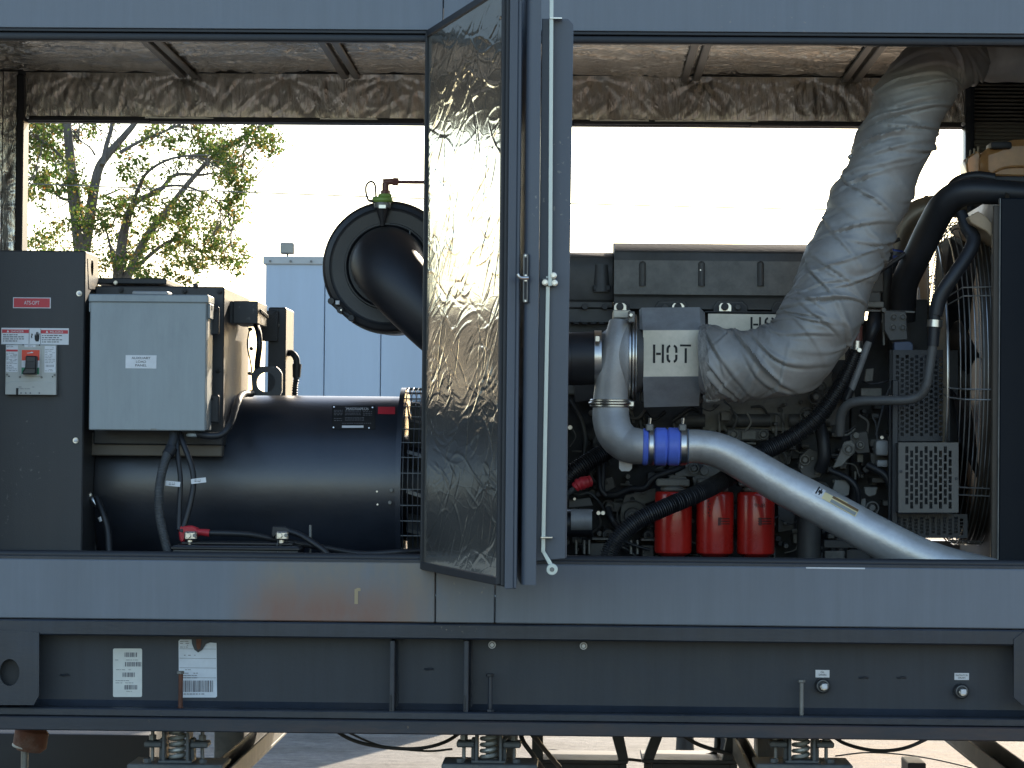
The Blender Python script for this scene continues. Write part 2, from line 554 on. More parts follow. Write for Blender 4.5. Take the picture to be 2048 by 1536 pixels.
def text(s, px, py, Y, hpx, m, parent, name='lettering', wpx=None, rot=0, n=None):
    """flat lettering centred on a photo point, cap height hpx"""
    cu = bpy.data.curves.new(name, 'FONT')
    cu.body = s
    cu.align_x = 'CENTER'; cu.align_y = 'CENTER'
    cu.size = 1
    cu.extrude = 0
    ob = bpy.data.objects.new(name, cu)
    me = bpy.data.meshes.new_from_object(ob)
    bpy.data.objects.remove(ob)
    if not len(me.vertices): return None
    co = np.empty(len(me.vertices) * 3); me.vertices.foreach_get('co', co); co = co.reshape(-1, 3)
    mn, mx = co.min(0), co.max(0)
    c = (mn + mx) / 2
    rows = s.count('\n') + 1
    k = hpx * S(Y) / ((mx - mn)[1] if rows == 1 else (mx - mn)[1] / (rows + .35 * (rows - 1)))
    kx = k
    if wpx: kx = wpx * S(Y) / (mx - mn)[0]
    base = P(px, py, Y)
    ca, sa = math.cos(rot - ROLL * 0), math.sin(rot)
    out = []
    for x, y, z in (co - c):
        x, y = x * kx, y * k
        out.append((base.x + x * ca - y * sa, base.y, base.z + x * sa + y * ca))
    me.vertices.foreach_set('co', np.array(out).ravel())
    me.materials.clear()
    me.materials.append(M[m])
    me.update()
    o = bpy.data.objects.new(name, me)
    return link(o, parent)


def dashes(mb, x0, y0, x1, y1, Y, rows, h=1.2, fill=.6, dep=.0006, seed=0):
    """rows of tiny print"""
    rg = random.Random(seed)
    for i in range(rows):
        y = y0 + (y1 - y0) * (i + .5) / rows
        x = x0
        end = x0 + (x1 - x0) * rg.uniform(.6, 1)
        while x < end:
            L = rg.uniform(2, 8)
            if rg.random() < fill + .2:
                mb.pbox(x, y - h / 2, min(x + L, x1), y + h / 2, Y, Y + dep, 0)
            x += L + rg.uniform(.8, 2)
    return mb


def bars(mb, x0, y0, x1, y1, Y, seed=0, w=(.5, 2.2)):
    rg = random.Random(seed)
    x = x0
    while x < x1:
        L = rg.uniform(*w)
        mb.pbox(x, y0, min(x + L, x1), y1, Y, Y + .0006, 0)
        x += L + rg.uniform(.6, 1.8)
    return mb


def bolt(parent, px, py, Y, rpx, m='steel', name='bolt'):
    return MB().hexa(px, py, Y - .012, Y, rpx).to(name, m, parent)


def foil_sheet(name, o, eu, ev, U, V, step, m, parent, seed=0, pins=(), creases=120, fan=None, amp=.004, cw=(.004, .012), cl=(.05, .3), direction=None, nrm=None, spread=.5, puff=.006):
    """real wrinkled sheet: grid displaced by random creases and puckers round its pins"""
    rg = np.random.RandomState(seed)
    nu, nv = max(2, int(U / step)), max(2, int(V / step))
    u = np.linspace(0, U, nu + 1); v = np.linspace(0, V, nv + 1)
    uu, vv = np.meshgrid(u, v)
    h = np.zeros_like(uu)
    for _ in range(6):
        kx, ky, ph = rg.uniform(-1, 1) * 9, rg.uniform(-1, 1) * 9, rg.uniform(0, 6.3)
        h += puff * .25 * np.sin(kx * uu + ky * vv + ph)
    for i in range(creases):
        cx, cy = rg.uniform(0, U), rg.uniform(0, V)
        a = rg.uniform(0, math.pi) if direction is None else direction + rg.normal() * spread
        L, wd = rg.uniform(*cl), rg.uniform(*cw)
        am = amp * rg.uniform(.25, 1) * (1 if rg.rand() < .6 else -1)
        bend = rg.normal() * 2.0
        dx, dy = uu - cx, vv - cy
        s = dx * math.cos(a) + dy * math.sin(a)
        t = -dx * math.sin(a) + dy * math.cos(a) + bend * s * s
        h += am * np.exp(-(t / wd) ** 2) * np.clip(1 - (s / (L / 2)) ** 2, 0, 1)
    for (pu, pv) in pins:
        dx, dy = uu - pu, vv - pv
        r = np.hypot(dx, dy); th = np.arctan2(dy, dx)
        k = rg.randint(9, 15); ph = rg.uniform(0, 6)
        h += -.012 * np.exp(-(r / .03) ** 2) + .0035 * np.sin(k * th + ph + 2 * np.sin(2 * th)) * np.exp(-(r / .09)) * np.clip(r / .02, 0, 1)
    e = np.minimum(np.minimum(uu, U - uu), np.minimum(vv, V - vv))
    h *= np.clip(e / .02, 0, 1)
    eu, ev = Vector(eu).normalized(), Vector(ev).normalized()
    nn = Vector(nrm) if nrm else eu.cross(ev)
    o = Vector(o)
    co = (np.array(o)[None, None] + uu[..., None] * np.array(eu) + vv[..., None] * np.array(ev) + h[..., None] * np.array(nn)).reshape(-1, 3)
    idx = np.arange((nu + 1) * (nv + 1)).reshape(nv + 1, nu + 1)
    q = np.stack([idx[:-1, :-1], idx[:-1, 1:], idx[1:, 1:], idx[1:, :-1]], -1).reshape(-1, 4)
    me = bpy.data.meshes.new(name)
    me.vertices.add(len(co)); me.vertices.foreach_set('co', co.ravel())
    me.loops.add(q.size); me.loops.foreach_set('vertex_index', q.ravel())
    me.polygons.add(len(q)); me.polygons.foreach_set('loop_start', np.arange(0, q.size, 4))
    me.polygons.foreach_set('use_smooth', np.ones(len(q), bool))
    me.update(); me.validate()
    me.materials.append(M[m])
    ob = bpy.data.objects.new(name, me)
    return link(ob, parent)


def structure(name, mb, m):
    o = mb.to(name, m)
    o['kind'] = 'structure'
    return o


# ================================================================== GROUND
def ground_mat():
    m = bpy.data.materials.new('worn concrete yard')
    n, l, b = nodes(m)
    tc = n.new('ShaderNodeTexCoord')
    a = n.new('ShaderNodeTexNoise'); a.inputs['Scale'].default_value = .9; a.inputs['Detail'].default_value = 9; a.inputs['Roughness'].default_value = .7
    c = n.new('ShaderNodeTexNoise'); c.inputs['Scale'].default_value = 14; c.inputs['Detail'].default_value = 8; c.inputs['Roughness'].default_value = .8
    l.new(tc.outputs['Object'], a.inputs[0]); l.new(tc.outputs['Object'], c.inputs[0])
    r = n.new('ShaderNodeValToRGB')
    r.color_ramp.elements[0].position = .36; r.color_ramp.elements[0].color = (.12, .11, .10, 1)
    r.color_ramp.elements[1].position = .62; r.color_ramp.elements[1].color = (.27, .25, .215, 1)
    l.new(c.outputs[0], r.inputs[0])
    r2 = n.new('ShaderNodeValToRGB')
    r2.color_ramp.elements[0].position = .42; r2.color_ramp.elements[0].color = (.55, .53, .5, 1)
    r2.color_ramp.elements[1].position = .6; r2.color_ramp.elements[1].color = (1, 1, 1, 1)
    l.new(a.outputs[0], r2.inputs[0])
    mu = n.new('ShaderNodeMixRGB'); mu.blend_type = 'MULTIPLY'; mu.inputs[0].default_value = 1
    l.new(r.outputs[0], mu.inputs[1]); l.new(r2.outputs[0], mu.inputs[2])
    # orange clay staining on the right hand side of the yard behind the skid
    sx = n.new('ShaderNodeSeparateXYZ'); l.new(tc.outputs['Object'], sx.inputs[0])
    f1 = n.new('ShaderNodeMapRange'); f1.interpolation_type = 'SMOOTHSTEP'; f1.inputs[1].default_value = .55; f1.inputs[2].default_value = 1.25
    l.new(sx.outputs[0], f1.inputs[0])
    m1 = n.new('ShaderNodeMath'); m1.operation = 'MULTIPLY'; l.new(f1.outputs[0], m1.inputs[0])
    f3 = n.new('ShaderNodeMapRange'); f3.inputs[1].default_value = .3; f3.inputs[2].default_value = .6
    l.new(a.outputs[0], f3.inputs[0]); l.new(f3.outputs[0], m1.inputs[1])
    mx = n.new('ShaderNodeMixRGB'); l.new(m1.outputs[0], mx.inputs[0]); l.new(mu.outputs[0], mx.inputs[1])
    mc = n.new('ShaderNodeMixRGB'); mc.blend_type = 'MULTIPLY'; mc.inputs[0].default_value = 1
    l.new(mu.outputs[0], mc.inputs[1]); mc.inputs[2].default_value = (.8, .44, .18, 1)
    l.new(mc.outputs[0], mx.inputs[2])
    l.new(mx.outputs[0], b.inputs['Base Color'])
    b.inputs['Roughness'].default_value = .8
    bp = n.new('ShaderNodeBump'); bp.inputs['Strength'].default_value = .6; bp.inputs['Distance'].default_value = .02
    l.new(c.outputs[0], bp.inputs['Height']); l.new(bp.outputs[0], b.inputs['Normal'])
    return m


M['ground'] = ground_mat()
g = MB().add([(-900, -600, 0), (900, -600, 0), (900, 1200, 0), (-900, 1200, 0)], [(0, 1, 2, 3)])
structure('ground', g, 'ground')

# ================================================================== ENCLOSURE
XL, XR = QX(-170, 0), QX(2230, 0)
YR = 1.6                                   # inside face of the rear wall
Zh0, Zh1 = QZ(-190, 0), QZ(61, 0)          # header
Zs1, Zs0 = QZ(1128, 0), QZ(1247, 0)        # sill panel
ZC = QZ(152, YR, 1024)                     # ceiling height
ZD = QZ(1135, 0)                           # deck level
enc = thing('generator_enclosure', 'slate grey sheet metal generator housing with its side opened and foil lined roof', 'generator enclosure', (0, .8, Zs0))


def seg(px0, px1, z0, z1, y0, y1, name, m, bv=.0015, gap=.0015, ref=60):
    a = XL if px0 is None else QX(px0, 0, ref) + gap
    b = XR if px1 is None else QX(px1, 0, ref) - gap
    return MB().box(a, b, y0, y1, z0, z1, bv).to(name, m, enc)


seg(None, 886, Zh1, Zh0, 0, .04, 'header_panel', 'paint')
seg(886, None, Zh1, Zh0, 0, .04, 'header_panel', 'paint')
seg(None, 871, Zs0, Zs1, 0, .04, 'sill_panel', 'rustpaint', ref=1180, bv=.003)
seg(871, 990, Zs0, Zs1, 0, .04, 'sill_panel', 'rustpaint', ref=1180, bv=.003)
seg(990, None, Zs0, Zs1, 0, .04, 'sill_panel', 'rustpaint', ref=1180, bv=.003)
# bent return of header, and its rubber seal
seg(None, None, QZ(69, .01), Zh1 - .001, .004, .05, 'header_lip', 'gasket')
seg(None, None, QZ(85, .012), QZ(70, .012), .010, .055, 'header_seal', 'gasket', bv=.006)
MB().tube([(XL, .022, QZ(1118.5, .02)), (XR, .022, QZ(1118.5, .02))], .0125, seg=16, n=1).to('sill_seal', 'gasket', enc)
MB().box(XL, XR, .006, .09, QZ(1133, 0), QZ(1121, 0), .002).to('sill_channel', 'skid', enc)
MB().pbox(1612, 1135, 1730, 1138, -.001, .004, .0005).to('sill_label_edge', 'white', enc)
MB().pbox(709, 1178, 716, 1208, -.0015, -.0003, 0).pbox(713, 1176, 721, 1182, -.0012, -.0001, 0).to('paint_chip', mat('yellowish primer chip', (.42, .33, .2), .7), enc)
MB().box(QX(874, 0, 600), QX(988, 0, 600), .001, .05, Zs1 - .002, Zh1 + .001, .003).to('centre_post', 'paint', enc)
# deck, roof skin, end walls
MB().box(XL - .1, XR + .1, .09, YR + .05, ZD - .03, ZD - .006, 0).to('deck_plate', 'skid', enc)
MB().box(XL - .15, XR + .15, -.01, YR + .1, Zh0 - .001, Zh0 + .03, .004).to('roof_skin', 'paint', enc)
MB().box(XL - .15, XL - .1, -.01, YR + .1, Zs0, Zh0, .004).to('end_wall', 'paint', enc)
MB().box(XR + .1, XR + .15, -.01, YR + .1, Zs0, Zh0, .004).to('end_wall', 'paint', enc)
MB().box(XL - .1, XL + .06, 0, .04, Zs1 + .002, Zh1 - .002, .003).to('corner_post', 'paint', enc)
MB().box(XR - .06, XR + .1, 0, .04, Zs1 + .002, Zh1 - .002, .003).to('corner_post', 'paint', enc)
# ceiling foil in four bays between the roof channels
bx_ = [(-170, 247), (247, 631), (631, 1400), (1400, 1782), (1782, 2230)]
xs = [XL - .09, QX(298, .65, 115), QX(655, .65, 115) + .0, QX(1403, .65, 115), QX(1755, .65, 115), XR + .09]
for i in range(5):
    a, b = xs[i], xs[i + 1]
    U, V = b - a, YR - .06
    rg = random.Random(40 + i)
    pins = [(U * (k + .5) / max(1, round(U / .32)), V * q) for k in range(max(1, round(U / .32))) for q in (.62, .985)]
    foil_sheet('ceiling_foil', (a, .06, ZC + .004), (1, 0, 0), (0, 1, 0), U, V, .006, 'foilroof', enc, seed=50 + i, pins=pins, creases=int(240 * U), amp=.0055, cw=(.004, .009), cl=(.08, .35), direction=0.1, spread=.9, nrm=(0, 0, -1), puff=.006)
MB().box(XL - .1, XR + .1, .06, YR + .02, ZC + .02, ZC + .05, 0).to('ceiling_board', 'dark', enc)
for i in range(1, 5):
    xc = xs[i]
    wdt = .064
    o = MB()
    o.box(xc - wdt / 2, xc - wdt / 2 + .022, .07, YR - .002, ZC - .016, ZC - .008, .001)
    o.box(xc + wdt / 2 - .022, xc + wdt / 2, .07, YR - .002, ZC - .016, ZC - .008, .001)
    o.box(xc - wdt / 2 + .020, xc - wdt / 2 + .024, .07, YR - .002, ZC - .014, ZC + .018, 0)
    o.box(xc + wdt / 2 - .024, xc + wdt / 2 - .020, .07, YR - .002, ZC - .014, ZC + .018, 0)
    o.to('roof_channel', 'beam', enc)
# rear wall: foil strip above the rear opening, jambs, head rail
zt = QZ(241, YR, 1024)
xo0, xo1 = QX(52, YR, 300), QX(1928, YR, 300)
U = xo1 - xo0
rg = random.Random(3)
pins = [(U * (k + .5) / 9, (ZC - zt) * .96) for k in range(9)]
foil_sheet('wall_foil', (xo0, YR - .018, zt), (1, 0, 0), (0, 0, 1), U, ZC - zt, .007, 'foilwall', enc, seed=61, pins=pins, creases=800, amp=.0034, cw=(.003, .0055), cl=(.04, .16), direction=1.57, spread=.45, nrm=(0, -1, 0), puff=.003)
MB().box(XL - .1, XR + .1, YR, YR + .05, zt, ZC + .05, 0).to('rear_wall_head', 'paint', enc)
for p0, p1, jit in ((56, 300, 0), (300, 848, 1), (1146, 1500, 0), (1500, 1925, 1)):
    mb = MB()
    mb.box(QX(p0, YR, 245), QX(p1, YR, 245), YR - .03, YR - .004, zt - .013 - .002 * jit, zt + .002, .004)
    mb.to('opening_seal', 'gasket', enc)
MB().box(xo0 - .02, xo1 + .02, YR - .003, YR + .048, zt - .016, zt - .001, .002).to('opening_rail', 'gasket', enc)
rg = random.Random(15)
for pa, pb in ((290, 430), (640, 760), (1180, 1300), (1310, 1520)):
    top, bot, x = [], [], pa
    while x < pb:
        y = 240.5 + (x - 1024) * .006
        top.append((x, y - rg.uniform(1.0, 3.0))); bot.append((x, y + .4)); x += rg.uniform(4, 11)
    MB().pprism(top + bot[::-1], YR - .032, YR - .031).to('foil_tape', 'steel', enc)
# left jamb and lining
MB().box(QX(37, YR, 300), QX(52, YR, 300), YR - .05, YR + .05, Zs0, ZC - .01, .004).to('rear_jamb', 'gasket', enc)
zl0 = Zs1 - .1
foil_sheet('wall_foil', (QX(9, YR, 300), YR - .03, zl0), (1, 0, 0), (0, 0, 1), QX(37, YR, 300) - QX(9, YR, 300), ZC - zl0, .006, 'foilwall', enc, seed=71, creases=160, amp=.004, cw=(.003, .007), cl=(.03, .12), nrm=(0, -1, 0))
foil_sheet('wall_foil', (XL - .09, YR - .03, zl0), (1, 0, 0), (0, 0, 1), QX(7, YR, 300) - (XL - .09), ZC - zl0, .008, 'foilwall', enc, seed=72, creases=160, amp=.004, cw=(.003, .007), cl=(.03, .12), nrm=(0, -1, 0))
MB().box(XL - .1, QX(40, YR, 300), YR, YR + .05, Zs0, ZC, 0).to('rear_wall_panel', 'paint', enc)
# right jamb and grilled rear panel
MB().box(QX(1927, YR, 300), QX(1945, YR, 300), YR - .05, YR + .05, Zs0, ZC - .01, .005).to('rear_jamb', 'skid', enc)
MB().box(QX(1945, YR, 300), XR + .1, YR, YR + .05, Zs0, ZC, 0).to('rear_wall_panel', 'beam', enc)
mb = MB()
for k in range(30):
    y = 168 + k * 7.6
    mb.box(QX(1948, YR - .01, y), XR + .05, YR - .012, YR - .002, QZ(y + 4.6, YR - .01, 2000), QZ(y, YR - .01, 2000), .001)
mb.to('louvre_rib', 'beam', enc, kind='stuff')
MB().disc(1927, 248, YR - .062, YR - .05, 4).to('cap_screw', 'white', enc)
MB().disc(54, 234, YR - .062, YR - .05, 3).to('cap_screw', 'steel', enc)
MB().box(xo0, xo1, YR - .003, YR + .048, Zs0, Zs1 + .03, .002).to('rear_sill_panel', 'paint', enc)

# ------------------------------------------------------------------ doors (leaves swung out towards the viewer)
def yz(p): return p


def door_left():
    d = bpy.data.objects.new('left_door', None); d.name = 'door'
    link(d, enc)
    H0, H1 = P(851, 600, .0), P(1000, 600, -.92)
    hx = P(851, 600, 0).x
    nx = P(1001, 600, -.90).x
    dv = Vector((nx - hx, -.90, 0)); L = dv.length; dv.normalize()
    nv = Vector((-dv.y, dv.x, 0)) * -1            # inner side, towards the left
    if nv.x > 0: nv = -nv
    ztop, zbot = QZ(66, 0, 851), QZ(1131, 0, 851)
    # foil lining
    fo = Vector((hx, 0, zbot)) + dv * .012
    foil_sheet('foil_lining', fo, dv, (0, 0, 1), L - .02, ztop - zbot - .012, .0036, 'foil', d, seed=12,
               pins=(), creases=420, amp=.0014, cw=(.0028, .0055), cl=(.08, .42),
               direction=.26, spread=.45, nrm=nv, puff=.0022)
    # dark core box behind the foil
    off = -nv
    def slab(a, b, z0, z1, t0, t1, name, m, bv=.002):
        p = [Vector((hx, 0, 0)) + dv * a + off * t0, Vector((hx, 0, 0)) + dv * b + off * t0, Vector((hx, 0, 0)) + dv * b + off * t1, Vector((hx, 0, 0)) + dv * a + off * t1]
        return MB().prism([(q.x, q.y, z0) for q in p], (0, 0, z1 - z0), bv).to(name, m, d)
    slab(.0, L, zbot + .006, ztop - .002, .006, .03, 'backing_board', 'gasket')
    slab(.0, L + .008, ztop - .012, ztop + .008, -.006, .03, 'edge_trim', 'gasket')
    slab(.0, L + .008, zbot - .012, zbot + .010, -.006, .03, 'edge_trim', 'gasket')
    slab(L - .004, L + .012, zbot - .01, ztop, -.004, .03, 'edge_trim', 'gasket')
    slab(-.004, .006, zbot - .01, ztop, -.008, .03, 'hinge_seal', 'gasket')
    slab(L + .012, L + .022, zbot - .014, ztop + .01, .004, .034, 'door_seal', 'gasket', .003)
    slab(-.01, L + .030, zbot - .020, ztop + .03, .034, .044, 'outer_skin', 'door_shade_paint', .003)
    slab(L + .022, L + .030, zbot - .020, ztop + .03, .012, .0335, 'skin_return', 'door_shade_paint', .002)
    return d


door_left()


def door_right():
    d = bpy.data.objects.new('door', None)
    link(d, enc)
    Y1 = -.93
    # outer skin: from the hinge near px 1128 to the free edge near px 1051
    a, b = P(1032, 600, .0), P(1049, 600, Y1)
    z0, z1 = QZ(1140, 0, 1100), QZ(55, 0, 1100)
    sk = [(a.x, a.y, z0), (b.x, b.y, z0), (b.x + .004, b.y, z0), (b.x + .03, b.y, z0), (b.x + .03, b.y + .02, z0), (b.x + .008, b.y + .02, z0), (a.x + .006, a.y, z0)]
    # rounded free edge
    pts = []
    x0, y0 = b.x, b.y
    pts = [(a.x, a.y)] + [(x0 - .004, y0 + .05), (x0 - .001, y0 + .02), (x0 + .006, y0 + .006), (x0 + .016, y0)] + [(x0 + .036, y0)] + [(x0 + .036, y0 + .012), (x0 + .02, y0 + .014), (x0 + .008, y0 + .03), (x0 + .008, y0 + .05)] + [(a.x + .008, a.y)]
    MB().prism([(x, y, z0) for x, y in pts], (0, 0, z1 - z0)).to('outer_skin', 'door_shade_paint', d, angle=50)
    # inner pan with chamfered corners, its edge facing the viewer
    Yp = Y1 + .06
    MB().pprism([(1084, 37), (1136, 37), (1147, 49), (1131, 1117), (1072, 1122)], Yp, Yp + .012, .0012).to('pan_edge', 'door_shade_paint', d)
    ap = P(1132, 600, .03)
    e0, e1 = P(1095, 600, Yp + .013), P(1138, 600, Yp + .013)
    zp0, zp1 = P(1118, 1116, Yp).z, P(1118, 41, Yp).z
    MB().prism([(e0.x, e0.y, zp0), (e1.x, e1.y, zp0), (ap.x - .02, 0, zp0), (ap.x - .08, 0, zp0)], (0, 0, zp1 - zp0), .002).to('insulated_core', 'door_shade_paint', d)
    # latch rods with rollers
    Yr = Yp - .030
    rr = MB()
    rr.prism([P(1099, -40, Yr), P(1107, -40, Yr), P(1104, 572, Yr), P(1096, 572, Yr)], (0, .008, 0), .001)
    r = rr.to('latch_rod', 'rod', d)
    rr = MB()
    rr.prism([P(1092, 552, Yr + .010), P(1100, 552, Yr + .010), P(1090, 1105, Yr + .01), P(1082, 1105, Yr + .01)], (0, .008, 0), .001)
    rr.prism([P(1082, 1102, Yr + .01), P(1090, 1102, Yr + .01), P(1105, 1127, Yr + .01), P(1098, 1132, Yr + .01)], (0, .008, 0), .001)
    r = rr.to('latch_rod', 'rod', d)
    MB().disc(1104, 1139, Yr - .004, Yr + .02, 11.5, 22, .1).to('roller', 'rod', r)
    MB().disc(1104, 1139, Yr - .007, Yr - .003, 4.5).to('roller_pin', 'steeldark', r)
    for (x0_, y0_, x1_) in ((1099, 36, 1124), (1081, 1075, 1105)):
        MB().pbox(x0_, y0_ - 1.6, x1_, y0_ + 1.6, Yr - .004, Yr + .026, .0008).to('rod_guide', 'steel', d)
    MB().pbox(1084, 556, 1112, 572, Yr + .003, Yr + .027, .002).to('rod_clevis', 'steeldark', d)
    for (bx, by) in ((1107, 551), (1109, 566), (1090, 565)):
        MB().hexa(bx, by, Yr - .012, Yr + .01, 4.5).to('bolt', 'steel', d)
    # paddle latch set in the outer skin
    t = .93 - .09
    def onskin(px, py, o=0):
        f = .90
        return Vector((a.x * (1 - f) + b.x * f - .004 - o, a.y * (1 - f) + b.y * f, P(px, py, Y1 * f).z))
    Yl_ = Y1 + .004
    lp = MB().pbox(1046, 507, 1056, 606, Yl_ - .012, Yl_ + .05, .003).to('latch_plate', 'steeldark', d)
    MB().pbox(1048.5, 515, 1053.5, 598, Yl_ - .0135, Yl_ - .0122, .0004).to('latch_slot', 'ink', lp)
    for yy in (511, 602):
        MB().disc(1051, yy, Yl_ - .016, Yl_ - .0122, 2.2, 10).to('latch_screw', 'steel', lp)
    h = MB().ptube([(1055, 556, Yl_ - .02), (1044, 556, Yl_ - .03), (1038, 554, Yl_ - .035), (1035, 548, Yl_ - .036)], [4.5, 3.6, 3.4, 3], seg=10, n=4)
    h.pbox(1049, 548, 1054, 564, Yl_ - .024, Yl_ - .0136, .002)
    h.to('latch_handle', 'steel', d)


door_right()

# ================================================================== SKID
skid = thing('skid_frame', 'long dark blue black steel base beam carrying two white barcode labels', 'skid frame', (0, .8, QZ(1471, 0)))
SX0, SX1 = XL - .3, XR + .3
MB().box(SX0, SX1, -.004, .16, QZ(1280, 0), QZ(1249, 0), .004).to('top_flange', 'skid', skid)
WY = .10
MB().box(SX0, SX1, WY, WY + .012, QZ(1436, WY), QZ(1276, WY), 0).to('web', mat('skid web paint', (.026, .032, .042), .5, var=.15, scale=3, bump=.14, bscale=120, dirt=(.055, .05, .044), dirt_amt=.45, streak=.14, chips=(.1, .09, .08)), skid)
MB().prism([(SX0, WY + .001, QZ(1408, WY)), (SX0, WY - .004, QZ(1412, WY)), (SX0, WY - .014, QZ(1420, WY)), (SX0, WY - .045, QZ(1431, WY)), (SX0, WY + .001, QZ(1433, WY))], (SX1 - SX0, 0, 0)).to('web_fillet', 'skid', skid, angle=80)
MB().box(SX0, SX1, .012, .17, QZ(1442, .012), QZ(1426, .012), .003).to('bottom_flange', 'skid', skid)
MB().box(SX0, SX1, -.006, .17, QZ(1471, 0), QZ(1443.5, 0), .003).to('lower_rail', 'skid_low', skid)
MB().box(SX0, SX1, 1.42, 1.60, QZ(1471, 0), QZ(1249, 0) - .002, .004).to('rear_beam', 'skid', skid)
for px in (700, 1300, 1900, 200):
    MB().box(QX(px, .2), QX(px, .2) + .1, .172, 1.418, QZ(1440, 0), QZ(1300, 0), .004).to('cross_member', 'skid', skid)
for px in (785, 933):
    MB().pbox(px - 6, 1281, px + 4, 1425, .022, WY, .002).to('stiffener', 'skid', skid)
    MB().tube([P(px + 9, 1282, WY - .004)] + [P(px + 9 + random.uniform(-1, 1), y, WY - .004) for y in range(1290, 1425, 5)], .0045, seg=6, n=1, smooth=False).to('weld_bead', 'skid', skid)
    MB().pbox(px - 6, 1390, px - 2, 1422, .018, .0225, .0006).to('paint_run', 'gasket', skid)


def oval(cx, cy, rx, ry, Y, n=24, a0=0):
    return [P(cx + rx * math.cos(2 * math.pi * k / n), cy + ry * math.sin(2 * math.pi * k / n), Y) for k in range(n)]


# lifting brackets with a hole at both ends
def bracket(px0, px1, hx, hy):
    bm = MB()
    outer = [(px0, 1262), (px1, 1262), (px1 + 3, 1410), (px0, 1410)]
    hole = [(hx + 20 * math.cos(a), hy + 27 * math.sin(a)) for a in [2 * math.pi * k / 24 for k in range(24)]]
    # ring of quads between the outline and the hole
    o2 = []
    for (x, y) in hole:
        dx, dy = x - hx, y - hy
        t = min(((px1 - hx) / dx) if dx > 1e-6 else 1e9, ((px0 - hx) / dx) if dx < -1e-6 else 1e9, ((1410 - hy) / dy) if dy > 1e-6 else 1e9, ((1262 - hy) / dy) if dy < -1e-6 else 1e9)
        o2.append((hx + dx * t, hy + dy * t))
    n = 24
    Ya, Yb = -.012, .0
    vs = [P(*p, Ya) for p in hole] + [P(*p, Ya) for p in o2] + [P(*p, Ya) + Vector((0, .012, 0)) for p in hole] + [P(*p, Ya) + Vector((0, .012, 0)) for p in o2]
    fs = []
    for i in range(n):
        j = (i + 1) % n
        fs += [(i, j, n + j, n + i), (2 * n + j, 2 * n + i, 3 * n + i, 3 * n + j), (i, 2 * n + i, 2 * n + j, j), (n + i, n + j, 3 * n + j, 3 * n + i)]
    bm.add(vs, fs)
    bm.to('lifting_bracket', 'skid', skid)


bracket(-70, 78, 19, 1345)
bracket(2028, 2140, 2096, 1370)
MB().pbox(-90, 1290, 70, 1408, .03, .035, 0).to('bracket_backing', 'gasket', skid)
# round caps and studs on the web
for px, py in ((984, 1290), (1167, 1292)):
    b = MB().disc(px, py, WY - .012, WY, 7.5, 20).to('plug_cap', 'white', skid)
    MB().ring(P(px, py, WY - .012), (0, 1, 0), 4.6 * S(WY), .0012).to('plug_ring', 'steeldark', b)
for px, y0, y1, mm in ((361, 1345, 1415, 'rust'), (980, 1350, 1418, 'skid'), (1603, 1362, 1432, 'steeldark')):
    Y = .055
    s = MB().cyl(P(px, y1, Y), (0, 0, 1), (y1 - y0) * S(Y), 4.6 * S(Y), 12)
    s.to('jacking_stud', mm, skid)
    MB().cyl(P(px, y0 + 3, Y), (0, 0, 1), 6 * S(Y), 8 * S(Y), 6).to('stud_head', 'steeldark' if mm != 'skid' else 'gasket', skid)
    MB().cyl(P(px, y1 + 8, Y), (0, 0, 1), 8 * S(Y), 8 * S(Y), 6).to('stud_nut', 'steel' if px == 1603 else mm, skid)
for px, py in ((1646, 1372), (1924, 1383)):
    b = MB().disc(px, py, WY - .03, WY, 15, 24).to('drain_boss', 'gasket', skid)
    MB().ring(P(px, py, WY - .03), (0, 1, 0), 11 * S(WY), .0015).to('drain_ring', 'steeldark', b)
    MB().disc(px + 2, py + 2, WY - .042, WY - .031, 8, 8).to('drain_plug', 'steel', b)
    MB().pbox(px - 2, py - 4, px + 9, py + 6, WY - .055, WY - .042, .001).to('plug_square', 'white', b)
for (x0, y0, x1, y1, s1, s2) in ((1631, 1340, 1659, 1355, 'OIL', 'DRAIN'), (1909, 1346, 1938, 1360, 'RADIATOR', 'DRAIN')):
    l_ = MB().pbox(x0, y0, x1, y1, WY - .002, WY, .0003).to('drain_label', 'white', skid)
    text(s1, (x0 + x1) / 2, y0 + 4.5, WY - .0028, 3.4, 'ink', l_)
    text(s2, (x0 + x1) / 2, y0 + 9.6, WY - .0028, 3.4, 'ink', l_)
for px, py in ((858, 1338), (1727, 1355), (1803, 1355), (130, 1350)):
    MB().tube([P(px - 9, py, WY - .002), P(px - 3, py + 1, WY - .004), P(px + 3, py - 1, WY - .004), P(px + 9, py + 1, WY - .002)], .003, seg=6, n=2).to('weld_scar', 'skid', skid)


# barcode labels
def rrect(x0, y0, x1, y1, Y, t, r=3):
    pts = []
    for cx, cy, a0 in ((x1 - r, y0 + r, -90), (x1 - r, y1 - r, 0), (x0 + r, y1 - r, 90), (x0 + r, y0 + r, 180)):
        for k in range(4):
            a = R(a0 + 30 * k)
            pts.append((cx + r * math.cos(a), cy + r * math.sin(a)))
    return MB().pprism(pts, Y, Y + t)


